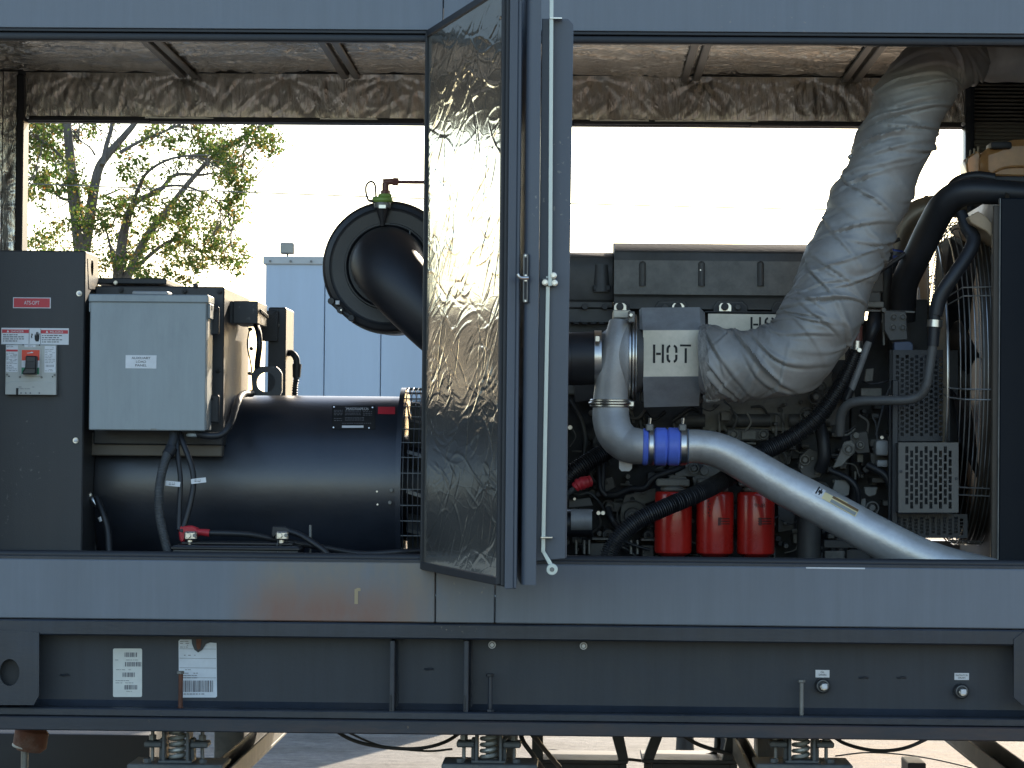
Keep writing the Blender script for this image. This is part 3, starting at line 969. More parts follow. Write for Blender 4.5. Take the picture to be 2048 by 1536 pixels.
Yl = WY - .0015
lab = rrect(226, 1297, 284, 1394, Yl, .001).to('barcode_label', mat('sooty label paper', (.66, .67, .62), .5, var=.06, scale=30), skid)
pr = MB()
for (a, b, c, d_, sd_) in ((249, 1305, 274, 1314, 1), (250, 1324, 282, 1333, 2), (245, 1345, 270, 1354, 3), (249, 1370, 275, 1379, 4)):
    bars(pr, a, b, c, d_, Yl - .0008, sd_)
dashes(pr, 230, 1317, 276, 1323, Yl - .0008, 1, 1.0, seed=5); dashes(pr, 232, 1337, 262, 1342, Yl - .0008, 1, 1.0, seed=6)
dashes(pr, 231, 1359, 278, 1368, Yl - .0008, 2, 1.0, seed=7); dashes(pr, 252, 1381, 270, 1384, Yl - .0008, 1, .8, seed=8)
pr.to('barcode', 'inkgray', lab)
lab = MB().pprism([(360, 1279), (383, 1279), (384, 1288), (389, 1300), (396, 1304), (404, 1300), (412, 1288), (420, 1285), (433, 1286), (434, 1393), (431, 1395), (366, 1395), (358, 1390), (357, 1282)], Yl, Yl + .001).to('barcode_label', mat('bluish label paper', (.62, .66, .70), .5, var=.08, scale=26), skid)
pr = MB()
bars(pr, 367, 1361, 426, 1384, Yl - .0008, 11, (.6, 2.6))
dashes(pr, 360, 1281, 383, 1296, Yl - .0008, 4, 1.2, seed=12)
dashes(pr, 360, 1306, 428, 1315, Yl - .0008, 1, 1.4, .3, seed=13)
dashes(pr, 362, 1337, 428, 1342, Yl - .0008, 1, 1.2, .3, seed=14)
dashes(pr, 366, 1344, 396, 1358, Yl - .0008, 3, 1.3, seed=15)
dashes(pr, 367, 1386, 424, 1390, Yl - .0008, 1, 1.8, .9, seed=16)
for y in (1297.5, 1316.5, 1335.5, 1355):
    pr.pbox(359, y, 432, y + .7, Yl - .0008, Yl - .0002, 0)
pr.to('barcode', 'inkgray', lab)
MB().pprism([(384, 1278), (420, 1278), (420, 1285), (412, 1288), (404, 1300), (396, 1305), (390, 1300), (386, 1288)], Yl - .004, Yl - .001).to('torn_tape', 'dark', skid)
MB().pprism([(392, 1278), (403, 1278), (401, 1296), (396, 1300), (393, 1294)], Yl - .006, Yl - .004).to('rust_run', 'rust', skid)

# ================================================================== UNDER THE SKID
def isolator():
    t = thing('spring_isolator', 'leftmost pale coil spring isolator under the left end of the base beam', 'spring isolator', P(355, 1525, .12), 'spring isolators under the base beam')
    Y = .12
    zt = QZ(1471, 0) + .0; zb = P(355, 1523, Y).z
    x = P(355, 1500, Y).x
    s = S(Y)
    pts = []
    n = 5.2
    for k in range(int(n * 14) + 1):
        a = 2 * math.pi * k / 14
        pts.append((x + 14.5 * s * math.cos(a), Y + .0 + 14.5 * s * math.sin(a), zb + .004 + (zt - zb - .006) * k / (n * 14)))
    MB().tube(pts, .0062, seg=8, n=1, smooth=False).to('coil_spring', 'spring', t)
    for sg in (-1, 1):
        o = MB()
        o.box(x + sg * 21 * s, x + sg * 27 * s, Y - .05, Y + .05, zb, zt - .001, .002)
        o.box(x + sg * 27 * s, x + sg * 35 * s, Y - .02, Y + .03, zb, zt - .03, .003)
        o.box(x + sg * 27.2 * s, x + sg * 64 * s, Y - .04, Y + .04, zt - .055, zt - .038, .004)
        o.to('side_bracket', 'ironbase', t)
        xb = x + sg * 50 * s
        MB().cyl((xb, Y, zb + .002), (0, 0, 1), zt - zb - .004, .0055, 10).to('levelling_bolt', 'steeldark', t)
        MB().cyl((xb, Y, zt - .037), (0, 0, 1), .016, .0115, 6).to('nut', 'steeldark', t)
        MB().cyl((xb + sg * .008, Y - .05, zb + .001), (0, 0, 1), .012, .012, 6).to('nut', 'ironbase', t)
    MB().box(x - 92 * s, x + 98 * s, Y - .09, Y + .12, zb - .016, zb, .003).to('base_plate', 'ironbase', t)
    MB().box(x - 34 * s, x + 34 * s, Y - .055, Y + .055, zb + .0005, zb + .008, .002).to('spring_cup', 'ironbase', t)
    return t


iso = isolator()


def copy_tree(o, parent=None):
    c = o.copy(); C.objects.link(c)
    if parent:
        c.parent = parent; c.matrix_parent_inverse = o.matrix_parent_inverse.copy()
    for ch in o.children: copy_tree(ch, c)
    return c


bases = [iso.location.copy()]
for px, lb in ((978, 'dark middle spring isolator under the base beam below the pair of open doors'), (1602, 'right hand spring isolator under the base beam below the red oil filters')):
    c = copy_tree(iso)
    q = P(px, 1525, .12)
    c.location = (q.x, q.y, q.z - (0.0))
    c['label'] = lb
    bases.append(c.location.copy())
bpy.context.view_layer.update()
for b_, lb in zip(bases, ('concrete pier under the leftmost spring isolator', 'concrete pier under the middle spring isolator', 'concrete pier under the right hand spring isolator')):
    o = MB().box(b_.x - .11, b_.x + .12, .03, .40, .0, b_.z - .018, .008).to('concrete_pier', mat('pier concrete', (.22, .21, .19), .8, var=.3, scale=14, bump=.4))
    tag(o, lb, 'pier', 'piers under the isolators')
    MB().box(b_.x - .05, b_.x + .05, 1.4, 1.6, .002, b_.z - .02, .008).to('rear_pad', 'ironbase', o)
# channels running back under the housing
for (pxa, wpx, lb) in ((415, 44, 'galvanised channel running back beneath the left spring isolator'), (1500, 30, 'dark steel channel running back left of the right spring isolator'), (2010, 60, 'dark steel channel at the right edge under the base beam')):
    Y = .02
    a = P(pxa, 1538, Y)
    wd = wpx * S(Y)
    o = MB().box(a.x, a.x + wd, -.05, 1.72, a.z - .06, a.z - .05, .001)
    o.box(a.x, a.x + .006, -.05, 1.72, a.z - .0499, a.z, .001)
    o.box(a.x + wd - .006, a.x + wd, -.05, 1.72, a.z - .0499, a.z, .001)
    for yy in (-.045,):
        o.box(a.x + .01, a.x + wd - .01, yy, yy + .1, 0, a.z - .0602, .002)
    o = o.to('steel_channel', 'ironbase' if pxa == 415 else 'stand')
    tag(o, lb, 'steel channel', 'steel channels under the housing')


def stand(xa, xb, lb, flip, Y=1.0):
    t = thing('trestle', lb, 'trestle', P((xa + xb) / 2, 1536, Y), 'dark steel trestles beneath the base')
    def pl(a, b, c, d, nm):
        MB().pprism([(a, 1466), (b, 1466), (d, 1524), (c, 1524)], Y, Y + .05, .002).to(nm, 'stand', t)
    if not flip:
        pl(xa + 2, xa + 24, xa + 2, xa + 24, 'leg'); pl(xb - 34, xb - 10, xb - 18, xb + 2, 'leg')
    else:
        pl(xa + 22, xa + 44, xa, xa + 22, 'leg'); pl(xb - 22, xb, xb - 34, xb - 12, 'leg')
    MB().pbox(xa, 1520, xb, 1527, Y - .004, Y + .3, .002).to('shelf', 'stand', t)
    MB().pbox(xa + 20, 1527.5, xb - 18, 1560, Y + .02, Y + .26, .002).to('base_box', 'stand', t)
    z = P(xa, 1527, Y).z
    for x in (xa + 12, xb - 10):
        MB().box(P(x, 1530, Y).x - .012, P(x, 1530, Y).x + .012, Y + .02, Y + .06, 0, z - .001, .002).to('foot', 'stand', t)


stand(1062, 1256, 'left of two dark steel trestles seen between the middle and right spring isolators', False)
stand(1284, 1478, 'right of two dark steel trestles, its leg slanting inward, beside the right spring isolator', True)
# dark pipe and box at the lower left
t = thing('vent_pipe', 'rusty capped pipe end hanging under the left end of the base beam', 'pipe', P(50, 1500, .3))
MB().cyl(P(58, 1474, .35) + Vector((0, 0, -.042)), (.15, 0, 1), .075, 34 * S(.35), 24, .3).to('cap', 'rust', t)
MB().cyl(P(56, 1494, .35) + Vector((-.004, 0, -.004)), (.15, 0, 1), .012, 30 * S(.35), 24, .3).to('rim', 'flash', t)
MB().cyl((P(49, 1536, .35).x, .35, .0), (0, 0, 1), P(49, 1497, .35).z, .011, 12).to('pipe', 'steeldark', t)
o = MB()
za = P(200, 1468.5, 2.2).z
o.box(P(-160, 1500, 2.2).x, P(300, 1500, 2.2).x, 2.2, 2.9, .004, za, .008).to('tool_chest', 'ink')
o = bpy.data.objects['tool_chest']
tag(o, 'low black chest standing on the ground behind the left isolator', 'chest')
for px, py, r_, lb in ((1370, 1492, 19, 'black upturned bucket behind the right trestle, nearer its left leg'), (1445, 1494, 18, 'black upturned bucket seen through the right trestle')):
    Y = 4.4
    q = P(px, py, Y)
    o = MB().lathe((q.x, Y, 0.0), (0, 0, 1), [(0, r_ * S(Y)), (.02, r_ * S(Y)), (q.z + .10, r_ * .85 * S(Y))], 20).to('bucket', 'gasket')
    tag(o, lb, 'bucket', 'black buckets on the yard')
o = MB().pbox(1816, 1526, 1852, 1560, .9, 1.1, .003).to('cable_box', 'gasket')
tag(o, 'small black box on the stained ground below the radiator drain', 'box')
bx = o
MB().box(P(1816, 1540, .9).x + .01, P(1852, 1540, .9).x - .01, .92, 1.08, 0, P(1834, 1560, .9).z, .002).to('post', 'stand', bx)
for pts, r_, lb in (
    ([(640, 1440, .5), (700, 1478, .45), (765, 1494, .4), (835, 1497, .38), (890, 1484, .4), (935, 1455, .5)], 3.6, 'black cable sagging below the base beam left of the middle isolator'),
    ([(690, 1462, .9), (760, 1491, .9), (850, 1502, .9), (905, 1498, .9)], 2.2, 'thin black cable lying behind the sagging cable left of the middle isolator'),
    ([(1040, 1450, .6), (1045, 1480, .5), (1066, 1510, .5), (1090, 1545, .6)], 5, 'black hose dropping just right of the middle isolator'),
    ([(1048, 1450, .7), (1072, 1478, .7), (1100, 1512, .8), (1120, 1535, .9)], 5, 'black hose crossing behind the left trestle leg'),
    ([(1080, 1506, 1.6), (1110, 1502, 1.5), (1160, 1512, 1.5), (1240, 1517, 1.5), (1290, 1522, 1.5)], 3.4, 'black hose lying across the yard within the left trestle'),
    ([(1365, 1470, .9), (1395, 1488, .9), (1430, 1500, .9), (1462, 1508, .9)], 4, 'black cable slanting down inside the right trestle'),
    ([(1434, 1460, 1.2), (1437, 1490, 1.2), (1425, 1508, 1.2), (1380, 1514, 1.2), (1325, 1512, 1.2)], 4.4, 'black hose looped inside the right trestle'),
    ([(1650, 1460, .5), (1690, 1487, .45), (1750, 1501, .42), (1810, 1496, .42), (1870, 1470, .5)], 3.6, 'black cable sagging over the orange stained ground at right'),
    ([(1670, 1512, 1.9), (1740, 1505, 1.9), (1830, 1512, 1.9), (1920, 1530, 1.9), (1990, 1550, 1.9)], 1.6, 'thin cable trailing over the orange stained ground'),
):
    o = MB().ptube(pts, r_, seg=10, n=8).to('cable', 'rubbercable')
    tag(o, lb, 'cable', 'cables and hoses below the base')

# ================================================================== BACKGROUND
YB = 7.0
bl = thing('storage_container', 'pale blue insulated panel container behind the generator on the left', 'container', (P(800, 700, YB).x, YB, 0))
xa, xb = QX(529, YB, 700), QX(1115, YB, 700)
zt_ = P(700, 517, YB).z
edges = [xa] + [QX(p, YB, 650) for p in (649, 762, 875, 988)] + [xb]
for i in range(len(edges) - 1):
    MB().box(edges[i] + .002, edges[i + 1] - .002, YB, YB + .05, .05, zt_, .004).to('wall_panel', 'bluewhite', bl)
MB().box(xa + .01, xb - .01, YB + .051, YB + 2.6, .05, zt_ - .01, 0).to('core', 'bluewhite', bl)
MB().box(xa - .012, xb + .012, YB - .012, YB + 2.6, zt_ - 13 * S(YB), zt_ + .008, .004).to('roof_flashing', 'flash', bl)
for k in range(14):
    p = 540 + k * 41
    MB().disc(p, 522 + k * .25, YB - .022, YB - .011, 2.2, 10).to('rivet', 'steeldark', bl)
MB().box(xa, xb, YB + .02, YB + 2.5, 0, .05, 0).to('plinth', 'stand', bl)
t = thing('floodlight', 'small square floodlight on the roof edge of the pale blue container', 'floodlight', P(575, 515, YB + .1))
MB().pbox(560, 485, 588, 508, YB + .06, YB + .12, .008).to('housing', 'steeldark', t)
MB().pbox(562.5, 487.5, 585.5, 505.5, YB + .052, YB + .059, .003).to('lens', mat('dusty floodlight glass', (.3, .3, .26), .3), t)
MB().pbox(573, 507, 576.5, 515, YB + .08, YB + .1, .002).to('bracket', 'steeldark', t)

# power lines
for pts, lb in (([(-400, 350), (70, 368), (560, 387), (1140, 407), (1700, 420), (2500, 432)], 'thin overhead wire crossing the white sky behind the enclosure'),):
    o = MB().ptube([(x, y, 22) for x, y in pts], 1.2, seg=6, n=6).to('overhead_wire', 'steeldark')
    tag(o, lb, 'wire')


# the tree
def leaf_mat():
    m = bpy.data.materials.new('autumn leaves')
    n, l, b = nodes(m)
    g_ = n.new('ShaderNodeNewGeometry')
    cr = n.new('ShaderNodeValToRGB')
    cr.color_ramp.interpolation = 'LINEAR'
    e = cr.color_ramp.elements
    e[0].position = 0; e[0].color = (.07, .14, .03, 1)
    e[1].position = 1; e[1].color = (.26, .12, .03, 1)
    for p, c in ((.5, (.12, .19, .035, 1)), (.8, (.24, .25, .06, 1)), (.92, (.36, .24, .07, 1))):
        x = cr.color_ramp.elements.new(p); x.color = c
    l.new(g_.outputs['Random Per Island'], cr.inputs[0])
    l.new(cr.outputs[0], b.inputs['Base Color'])
    b.inputs['Roughness'].default_value = .55
    tr = n.new('ShaderNodeBsdfTranslucent')
    l.new(cr.outputs[0], tr.inputs[0])
    mx = n.new('ShaderNodeMixShader'); mx.inputs[0].default_value = .6
    l.new(b.outputs[0], mx.inputs[1]); l.new(tr.outputs[0], mx.inputs[2])
    l.new(mx.outputs[0], n['Material Output'].inputs[0])
    return m


M['leaf'] = leaf_mat()
YT = 30.0
tr = thing('autumn_tree', 'tall tree with sparse green and brown autumn leaves seen through the left opening', 'tree', (P(180, 890, YT).x, YT, 0))
tk = MB()
zb = P(165, 520, YT)
tk.tube([(zb.x - .05, YT, -.1), (zb.x, YT, 1.2), P(165, 560, YT), P(158, 460, YT), P(146, 380, YT), P(141, 320, YT), P(130, 200, YT), P(118, 60, YT)], [.2, .15, .11, .095, .08, .065, .05, .02], seg=10, n=6)
tk.to('trunk', 'bark', tr)
limbs = [
    ([(168, 500), (180, 430), (195, 345), (215, 310), (250, 270), (275, 235), (300, 160)], [.12, .10, .085, .075, .06, .05, .02]),
    ([(205, 330), (213, 290), (224, 250), (230, 180)], [.05, .045, .04, .02]),
    ([(240, 305), (285, 280), (330, 262), (390, 235)], [.035, .03, .025, .012]),
    ([(235, 570), (245, 480), (260, 420), (278, 400), (320, 380), (350, 350), (400, 350), (430, 345)], [.11, .09, .07, .055, .045, .035, .025, .012]),
    ([(245, 575), (290, 480), (350, 400), (395, 345), (440, 300), (500, 265), (540, 240)], [.09, .07, .055, .045, .035, .025, .01]),
    ([(250, 560), (300, 510), (350, 480), (400, 500), (450, 540)], [.05, .04, .03, .02, .01]),
    ([(266, 405), (290, 350), (330, 322), (372, 312), (420, 310)], [.035, .03, .025, .02, .01]),
    ([(300, 385), (335, 372), (380, 375), (430, 400), (470, 440)], [.03, .025, .02, .015, .008]),
    ([(200, 395), (225, 385), (245, 378), (262, 392)], [.022, .018, .014, .008]),
    ([(190, 310), (180, 295), (160, 280), (150, 262)], [.02, .016, .012, .008]),
    ([(150, 400), (120, 395), (90, 360), (60, 355)], [.03, .025, .018, .01]),
    ([(148, 350), (110, 300), (80, 280), (50, 250)], [.03, .025, .018, .01]),
    ([(430, 310), (460, 330), (490, 350), (500, 380)], [.02, .016, .01, .006]),
    ([(235, 575), (225, 520), (215, 470), (200, 430)], [.03, .025, .018, .01]),
    ([(240, 640), (238, 600), (236, 560)], [.15, .13, .11]),
    ([(165, 640), (205, 640), (240, 645)], [.12, .13, .14]),
]
rg = random.Random(5)
segs = []
for pts, rr in limbs:
    yo = rg.uniform(-1.2, 1.2)
    w3 = []
    for i, (x, y) in enumerate(pts):
        w3.append(P(x, y, YT + yo * i / len(pts)))
    rr = [q * .72 for q in rr]
    MB().tube(w3, rr, seg=8, n=5).to('limb', 'bark', tr)
    segs += [(w3[i], w3[i + 1]) for i in range(len(w3) - 1)]
# leaf clumps: (px, py, radius px, leaves)
clumps = [(75, 270, 45, 420), (120, 285, 45, 420), (85, 330, 45, 400), (65, 360, 30, 260), (130, 350, 40, 300), (75, 400, 30, 140), (165, 375, 30, 200),
          (150, 250, 40, 200), (200, 250, 35, 150), (250, 335, 26, 140), (330, 262, 35, 200), (372, 250, 40, 300), (300, 275, 28, 160),
          (430, 290, 45, 380), (470, 320, 40, 320), (500, 275, 35, 200), (540, 270, 30, 190), (545, 300, 22, 110), (420, 330, 45, 320), (400, 300, 30, 150), (475, 255, 30, 140),
          (480, 350, 30, 240), (440, 390, 40, 280), (470, 420, 26, 190), (420, 445, 30, 210), (330, 400, 40, 200), (380, 420, 40, 260), (285, 400, 35, 160),
          (270, 440, 45, 330), (330, 470, 50, 480), (390, 490, 45, 420), (440, 490, 38, 320), (470, 520, 24, 170), (300, 520, 50, 420), (360, 535, 50, 380), (250, 500, 40, 300),
          (220, 420, 30, 220), (190, 445, 30, 190), (100, 480, 35, 200), (75, 495, 30, 160), (130, 460, 30, 150), (150, 500, 30, 120), (215, 540, 30, 160), (180, 520, 26, 120),
          (290, 330, 20, 60), (355, 330, 26, 100), (235, 290, 24, 90), (160, 420, 20, 80), (60, 290, 25, 150), (100, 250, 30, 200)]
for k in range(10):
    clumps.append((rg.uniform(-80, 560), rg.uniform(80, 230), 50, 160))
V_, F_ = [], []
twig = MB()
for (cx, cy, cr_, cnt) in clumps:
    yo = rg.uniform(-1.0, 1.0)
    cnt = int(cnt * 2.0)
    n_sub = max(2, int(cnt / 34))
    for s_ in range(n_sub):
        a = rg.uniform(0, 6.28); q = cr_ * math.sqrt(rg.random()) * 1.05
        sx_, sy_ = cx + q * math.cos(a), cy + q * math.sin(a)
        c0 = P(sx_, sy_, YT + yo + rg.uniform(-.4, .4))
        # a twig from the nearest limb
        best = min(segs, key=lambda sg_: ((sg_[0] + sg_[1]) / 2 - c0).length)
        base = best[0].lerp(best[1], rg.random())
        if (base - c0).length < .75 and rg.random() < .55:
            mid = (base + c0) / 2 + Vector((rg.uniform(-.06, .06), 0, rg.uniform(-.06, .06)))
            twig.tube([base, mid, c0], [.009, .007, .004], seg=4, n=3)
        for j in range(int(cnt / n_sub)):
            r_ = abs(rg.gauss(0, 1)) * .085
            th = rg.uniform(0, 6.28)
            c = c0 + Vector((r_ * math.cos(th), rg.gauss(0, .09), r_ * math.sin(th) * .8))
            L = rg.uniform(.026, .054)
            d1 = Vector((rg.gauss(0, 1), rg.gauss(0, 1), rg.gauss(0, 1) - .4)).normalized()
            d2 = d1.cross(Vector((rg.gauss(0, 1), rg.gauss(0, 1), rg.gauss(0, 1)))).normalized()
            o_ = len(V_)
            V_ += [c - d1 * L * .5, c + d2 * L * .42 , c + d1 * L * .6, c - d2 * L * .42]
            F_.append((o_, o_ + 1, o_ + 2, o_ + 3))
twig.to('twigs', 'bark', tr, kind='stuff')
me = bpy.data.meshes.new('crown')
me.from_pydata([tuple(v) for v in V_], [], F_)
me.materials.append(M['leaf'])
o = link(bpy.data.objects.new('crown', me), tr)
o['kind'] = 'stuff'

# ================================================================== LEFT HAND EQUIPMENT
# breaker cabinet
Yc = .32
cab = thing('breaker_cabinet', 'tall charcoal switch cabinet with red ATS tag and black handled breaker at the left', 'switch cabinet', P(60, 1100, Yc))
mb = MB()
A, B = P(171.5, 502, Yc), P(161, 1108, Yc)
A0 = P(-150, 499, Yc)
zb_ = ZD
mb.box(A0.x, (A.x + B.x) / 2 + .002, Yc, Yc + .24, zb_, (A.z + A0.z) / 2, .004).to('cabinet_body', 'dark', cab)
kx = (A.x + B.x) / 2 + .002
b0 = MB().cyl((kx - .001, Yc + .11, P(180, 535, Yc + .11).z), (1, 0, 0), .003, .026, 24).to('knockout', 'dark', cab)
MB().prism([P(3, 584, 0)] * 0 or [(kx + .0005, Yc + .06, P(172, 575, Yc).z), (kx + .0005, Yc + .20, P(172, 575, Yc).z), (kx + .0005, Yc + .20, P(172, 503, Yc).z - .02), (kx + .0005, Yc + .03, P(172, 503, Yc).z - .02)], (.0015, 0, 0)).to('side_cover', 'dark', cab)
for px, py in ((158, 587), (151, 881)):
    b = MB().disc(px, py, Yc - .004, Yc, 6.2, 20).to('washer', 'steel', cab)
    MB().disc(px, py, Yc - .011, Yc - .004, 3.6, 12, .4).to('screw_head', 'white', b)
Yk = Yc - .0015
tg = MB().pbox(26, 595, 101.5, 616.5, Yk, Yc, .0004).to('name_tag', 'white', cab, label='red tag with white edge lettered ATS-OPT')
MB().pbox(27.5, 596.5, 99.5, 614.8, Yk - .0006, Yk - .0001, 0).to('tag_face', 'redlabel', tg)
text('ATS-OPT', 63.5, 605.5, Yk - .0012, 7.5, 'whiteprint', tg, wpx=31)
wl = MB().pbox(2.5, 656, 137.5, 689, Yk, Yc, .0004).to('warning_label', 'white', cab, label='white danger label with two red headers and a hand symbol')
for a, b, s_ in ((4, 57.5, 'DANGER'), (82, 136, 'PELIGRO')):
    MB().pbox(a, 659 + (a > 50) * 1.2, b, 666 + (a > 50) * 1.2, Yk - .0006, Yk - .0001, 0).to('header', 'redlabel', wl)
    text(s_, (a + b) / 2 + 4, 662.6 + (a > 50) * 1.2, Yk - .0012, 4.2, 'whiteprint', wl, wpx=26)
    MB().pprism([((a + b) / 2 - 15, 659.8 + (a > 50)), ((a + b) / 2 - 12.3, 664.6 + (a > 50)), ((a + b) / 2 - 17.7, 664.6 + (a > 50))], Yk - .001, Yk - .0007).to('triangle', 'whiteprint', wl)
dd = dashes(MB(), 6, 667.5, 50, 684, Yk - .0006, 4, 1.5, .85, seed=21)
dashes(dd, 84, 669, 126, 686, Yk - .0006, 4, 1.5, .85, seed=22)
dd.pbox(57.8, 657.5, 58.6, 687.5, Yk - .0006, Yk, 0).pbox(81, 657.5, 81.8, 688, Yk - .0006, Yk, 0)
dd.to('small_print', 'ink', wl)
hd = MB().pprism([(69, 672), (70.5, 667), (72, 672), (72.4, 664), (74, 664), (74.2, 671), (75, 663.5), (76.6, 664), (76.4, 671), (77.6, 666), (79, 667), (78.6, 678), (77, 683), (71.5, 683), (69.5, 679)], Yk - .0008, Yk - .0002)
hd.pprism([(62, 668), (64.5, 667), (65.5, 669), (64, 673), (64.5, 676), (63, 676.5), (62, 673.5), (63.2, 670)], Yk - .0008, Yk - .0002)
hd.to('hand_symbol', 'ink', wl)
# breaker
Yb = Yc - .022
bk = MB()
bk.pprism([(11, 689), (112.5, 690), (112, 790), (10, 789)], Yb, Yc, .002).to('breaker', 'breaker', cab, label='pale grey moulded breaker')
bk = cab.children[-1] if False else bpy.data.objects[[c.name for c in cab.children if c.name.startswith('breaker')][-1]]
MB().pprism([(11, 767), (24, 763), (100, 764), (112, 769), (112, 790), (10, 789)], Yb - .006, Yb - .0005, .001).to('trip_cover', 'breaker', bk)
MB().pprism([(41, 696), (82, 697), (82, 752), (79, 753), (42, 752), (39, 750)], Yb - .004, Yb - .0005, .001).to('handle_bezel', 'breaker', bk)
e = Yb - .0048
MB().pbox(43.5, 700, 79, 721, e, e + .0006, 0).to('on_field', 'redprint', bk)
MB().pbox(43.5, 721, 79, 735, e, e + .0006, 0).to('mid_field', 'white', bk)
MB().pbox(43, 735, 78, 748.5, e, e + .0006, 0).to('off_field', 'green', bk)
MB().pprism([(51, 711), (72.5, 712), (71.5, 748), (44.5, 749), (44, 744), (50, 736)], e - .030, e - .0005, .003).to('handle', 'blackplastic', bk)
MB().pprism([(52, 722), (71, 722.5), (70.5, 737), (51, 737)], e - .034, e - .0302, .001).to('handle_grip', 'rubber', bk)
MB().pbox(12, 690.5, 35.5, 744, Yb - .001, Yb - .0001, 0).to('rating_label', 'white', bk)
MB().pbox(89, 692, 111.5, 745, Yb - .001, Yb - .0001, 0).to('rating_label', 'white', bk)
MB().pbox(49, 689.5, 71, 694.5, Yb - .0013, Yb - .0002, 0).to('rating_label', 'white', bk)
MB().pbox(12.5, 699, 35.5, 703, Yb - .0018, Yb - .0011, 0).to('red_strip', 'redlabel', bk)
text('EATON', 20, 693, Yb - .0016, 3, 'ink', bk, wpx=12)
text('OFF L', 61, 692, Yb - .0018, 2.6, 'inkgray', bk, wpx=10)
dd = dashes(MB(), 13, 705, 34, 728, Yb - .0016, 9, .8, .7, seed=31)
dashes(dd, 13, 729, 34, 743, Yb - .0016, 4, 1, .6, seed=32)
dashes(dd, 90, 694, 110, 727, Yb - .0016, 10, .8, .6, seed=33)
dashes(dd, 90, 738, 110, 743, Yb - .0016, 2, .8, .6, seed=34)
bars(dd, 92, 729.5, 108, 734, Yb - .0016, 35, (.4, 1.2))
dashes(dd, 20, 772, 90, 776, Yb - .0072, 1, 1, .3, seed=36); dashes(dd, 36, 776, 62, 779, Yb - .0072, 1, 1, .5, seed=37)
for x in (42, 51.5, 60.5, 78.5):
    dd.disc(x, 786, Yb - .0072, Yb - .0064, 1.7, 8)
dd.pprism([(54, 706), (60, 705.4), (64, 703), (65, 704), (61, 706.6), (54, 707)], e - .0008, e - .0001) if False else None
dd.to('small_print', 'inkgray', bk)
MB().pbox(32, 776, 36.5, 789.5, Yb - .0078, Yb - .0065, 0).to('slot', 'ink', bk)
MB().pprism([(54, 705.6), (60, 705), (63, 703.4), (66.5, 704.4), (66, 706), (62, 706.2), (60, 706.4), (54, 706.8)], e - .0008, e - .0001).to('switch_symbol', 'whiteprint', bk)
for x, y in ((14, 749), (109, 750), (39.5, 754), (83, 754.5)):
    MB().disc(x, y, Yb - .0035, Yb - .0002, 2.2, 10).to('screw', 'steeldark', bk)
for x, y in ((18, 752.5), (105, 753.5), (46, 689.5), (79, 690)):
    MB().disc(x, y, Yb - .0015, Yb - .0002, 1.5, 8).to('screw_hole', 'ink', bk)

# auxiliary load panel
Ya = .26
ax = thing('auxiliary_load_panel', 'pale grey steel box lettered AUXILIARY LOAD PANEL beside the charcoal cabinet', 'load panel', P(295, 862, Ya))
x0, x1 = P(179, 725, Ya).x, P(412, 725, Ya).x
z0, z1 = P(295, 861, Ya).z, P(295, 591, Ya).z
MB().box(x0 + .004, x1 + .002, Ya + .012, Ya + .14, z0 + .002, z1, .003).to('box_body', 'auxgray', ax)
MB().box(x0, x1, Ya, Ya + .0115, z0, z1 - .002, .003).to('front_cover', 'auxgray', ax)
MB().box(x0 - .004, x1 + .006, Ya - .006, Ya + .145, z1 - 14 * S(Ya), z1 + .003, .003).to('rain_hood', 'auxgray', ax)
MB().box(x1 + .0022, x1 + .009, Ya + .012, Ya + .10, z1 - 45 * S(Ya), z1 - 14.5 * S(Ya), .002).to('hinge_arm', 'auxgray', ax)
MB().cyl((x1 + .009, Ya + .05, z1 - 22 * S(Ya)), (1, 0, 0), .002, .008, 12).to('rivet', 'ink', ax)
MB().box(x0 - .003, x0 + .002, Ya - .002, Ya + .10, z1 - 34 * S(Ya), z1 - 14.5 * S(Ya), .002).to('hinge_arm', 'auxgray', ax)
lb_ = MB().pbox(251, 710.5, 313, 737, Ya - .0012, Ya, .0003).to('panel_label', 'white', ax)
for i, s_ in enumerate(('AUXILIARY', 'LOAD', 'PANEL')):
    text(s_, 282, 716 + i * 7.3, Ya - .0018, 4.6, 'ink', lb_, wpx=(38, 20, 23)[i])
MB().pprism([(300, 858.5), (303, 857), (312, 857), (314, 858.5), (311, 860), (302, 860)], Ya - .0008, Ya - .0001).to('chip', 'steeldark', ax)
MB().pbox(264, 582, 336, 590, Ya + .05, Ya + .16, .004).to('conduit_lug', 'shieldgray', ax)
MB().cyl(P(389, 866, Ya + .05), (0, 0, -1), .012, 17 * S(Ya), 20, .3).to('cable_gland', 'auxgray', ax)
for y0, y1 in ((613, 670), (790, 846)):
    br = MB().pbox(420, y0, 438, y1, Ya + .12, Ya + .135, .004).to('mounting_strap', 'dark', ax)
    MB().disc(432 if y0 < 700 else 424, y0 + 8, Ya + .115, Ya + .12, 3).to('strap_bolt', 'ink', br)

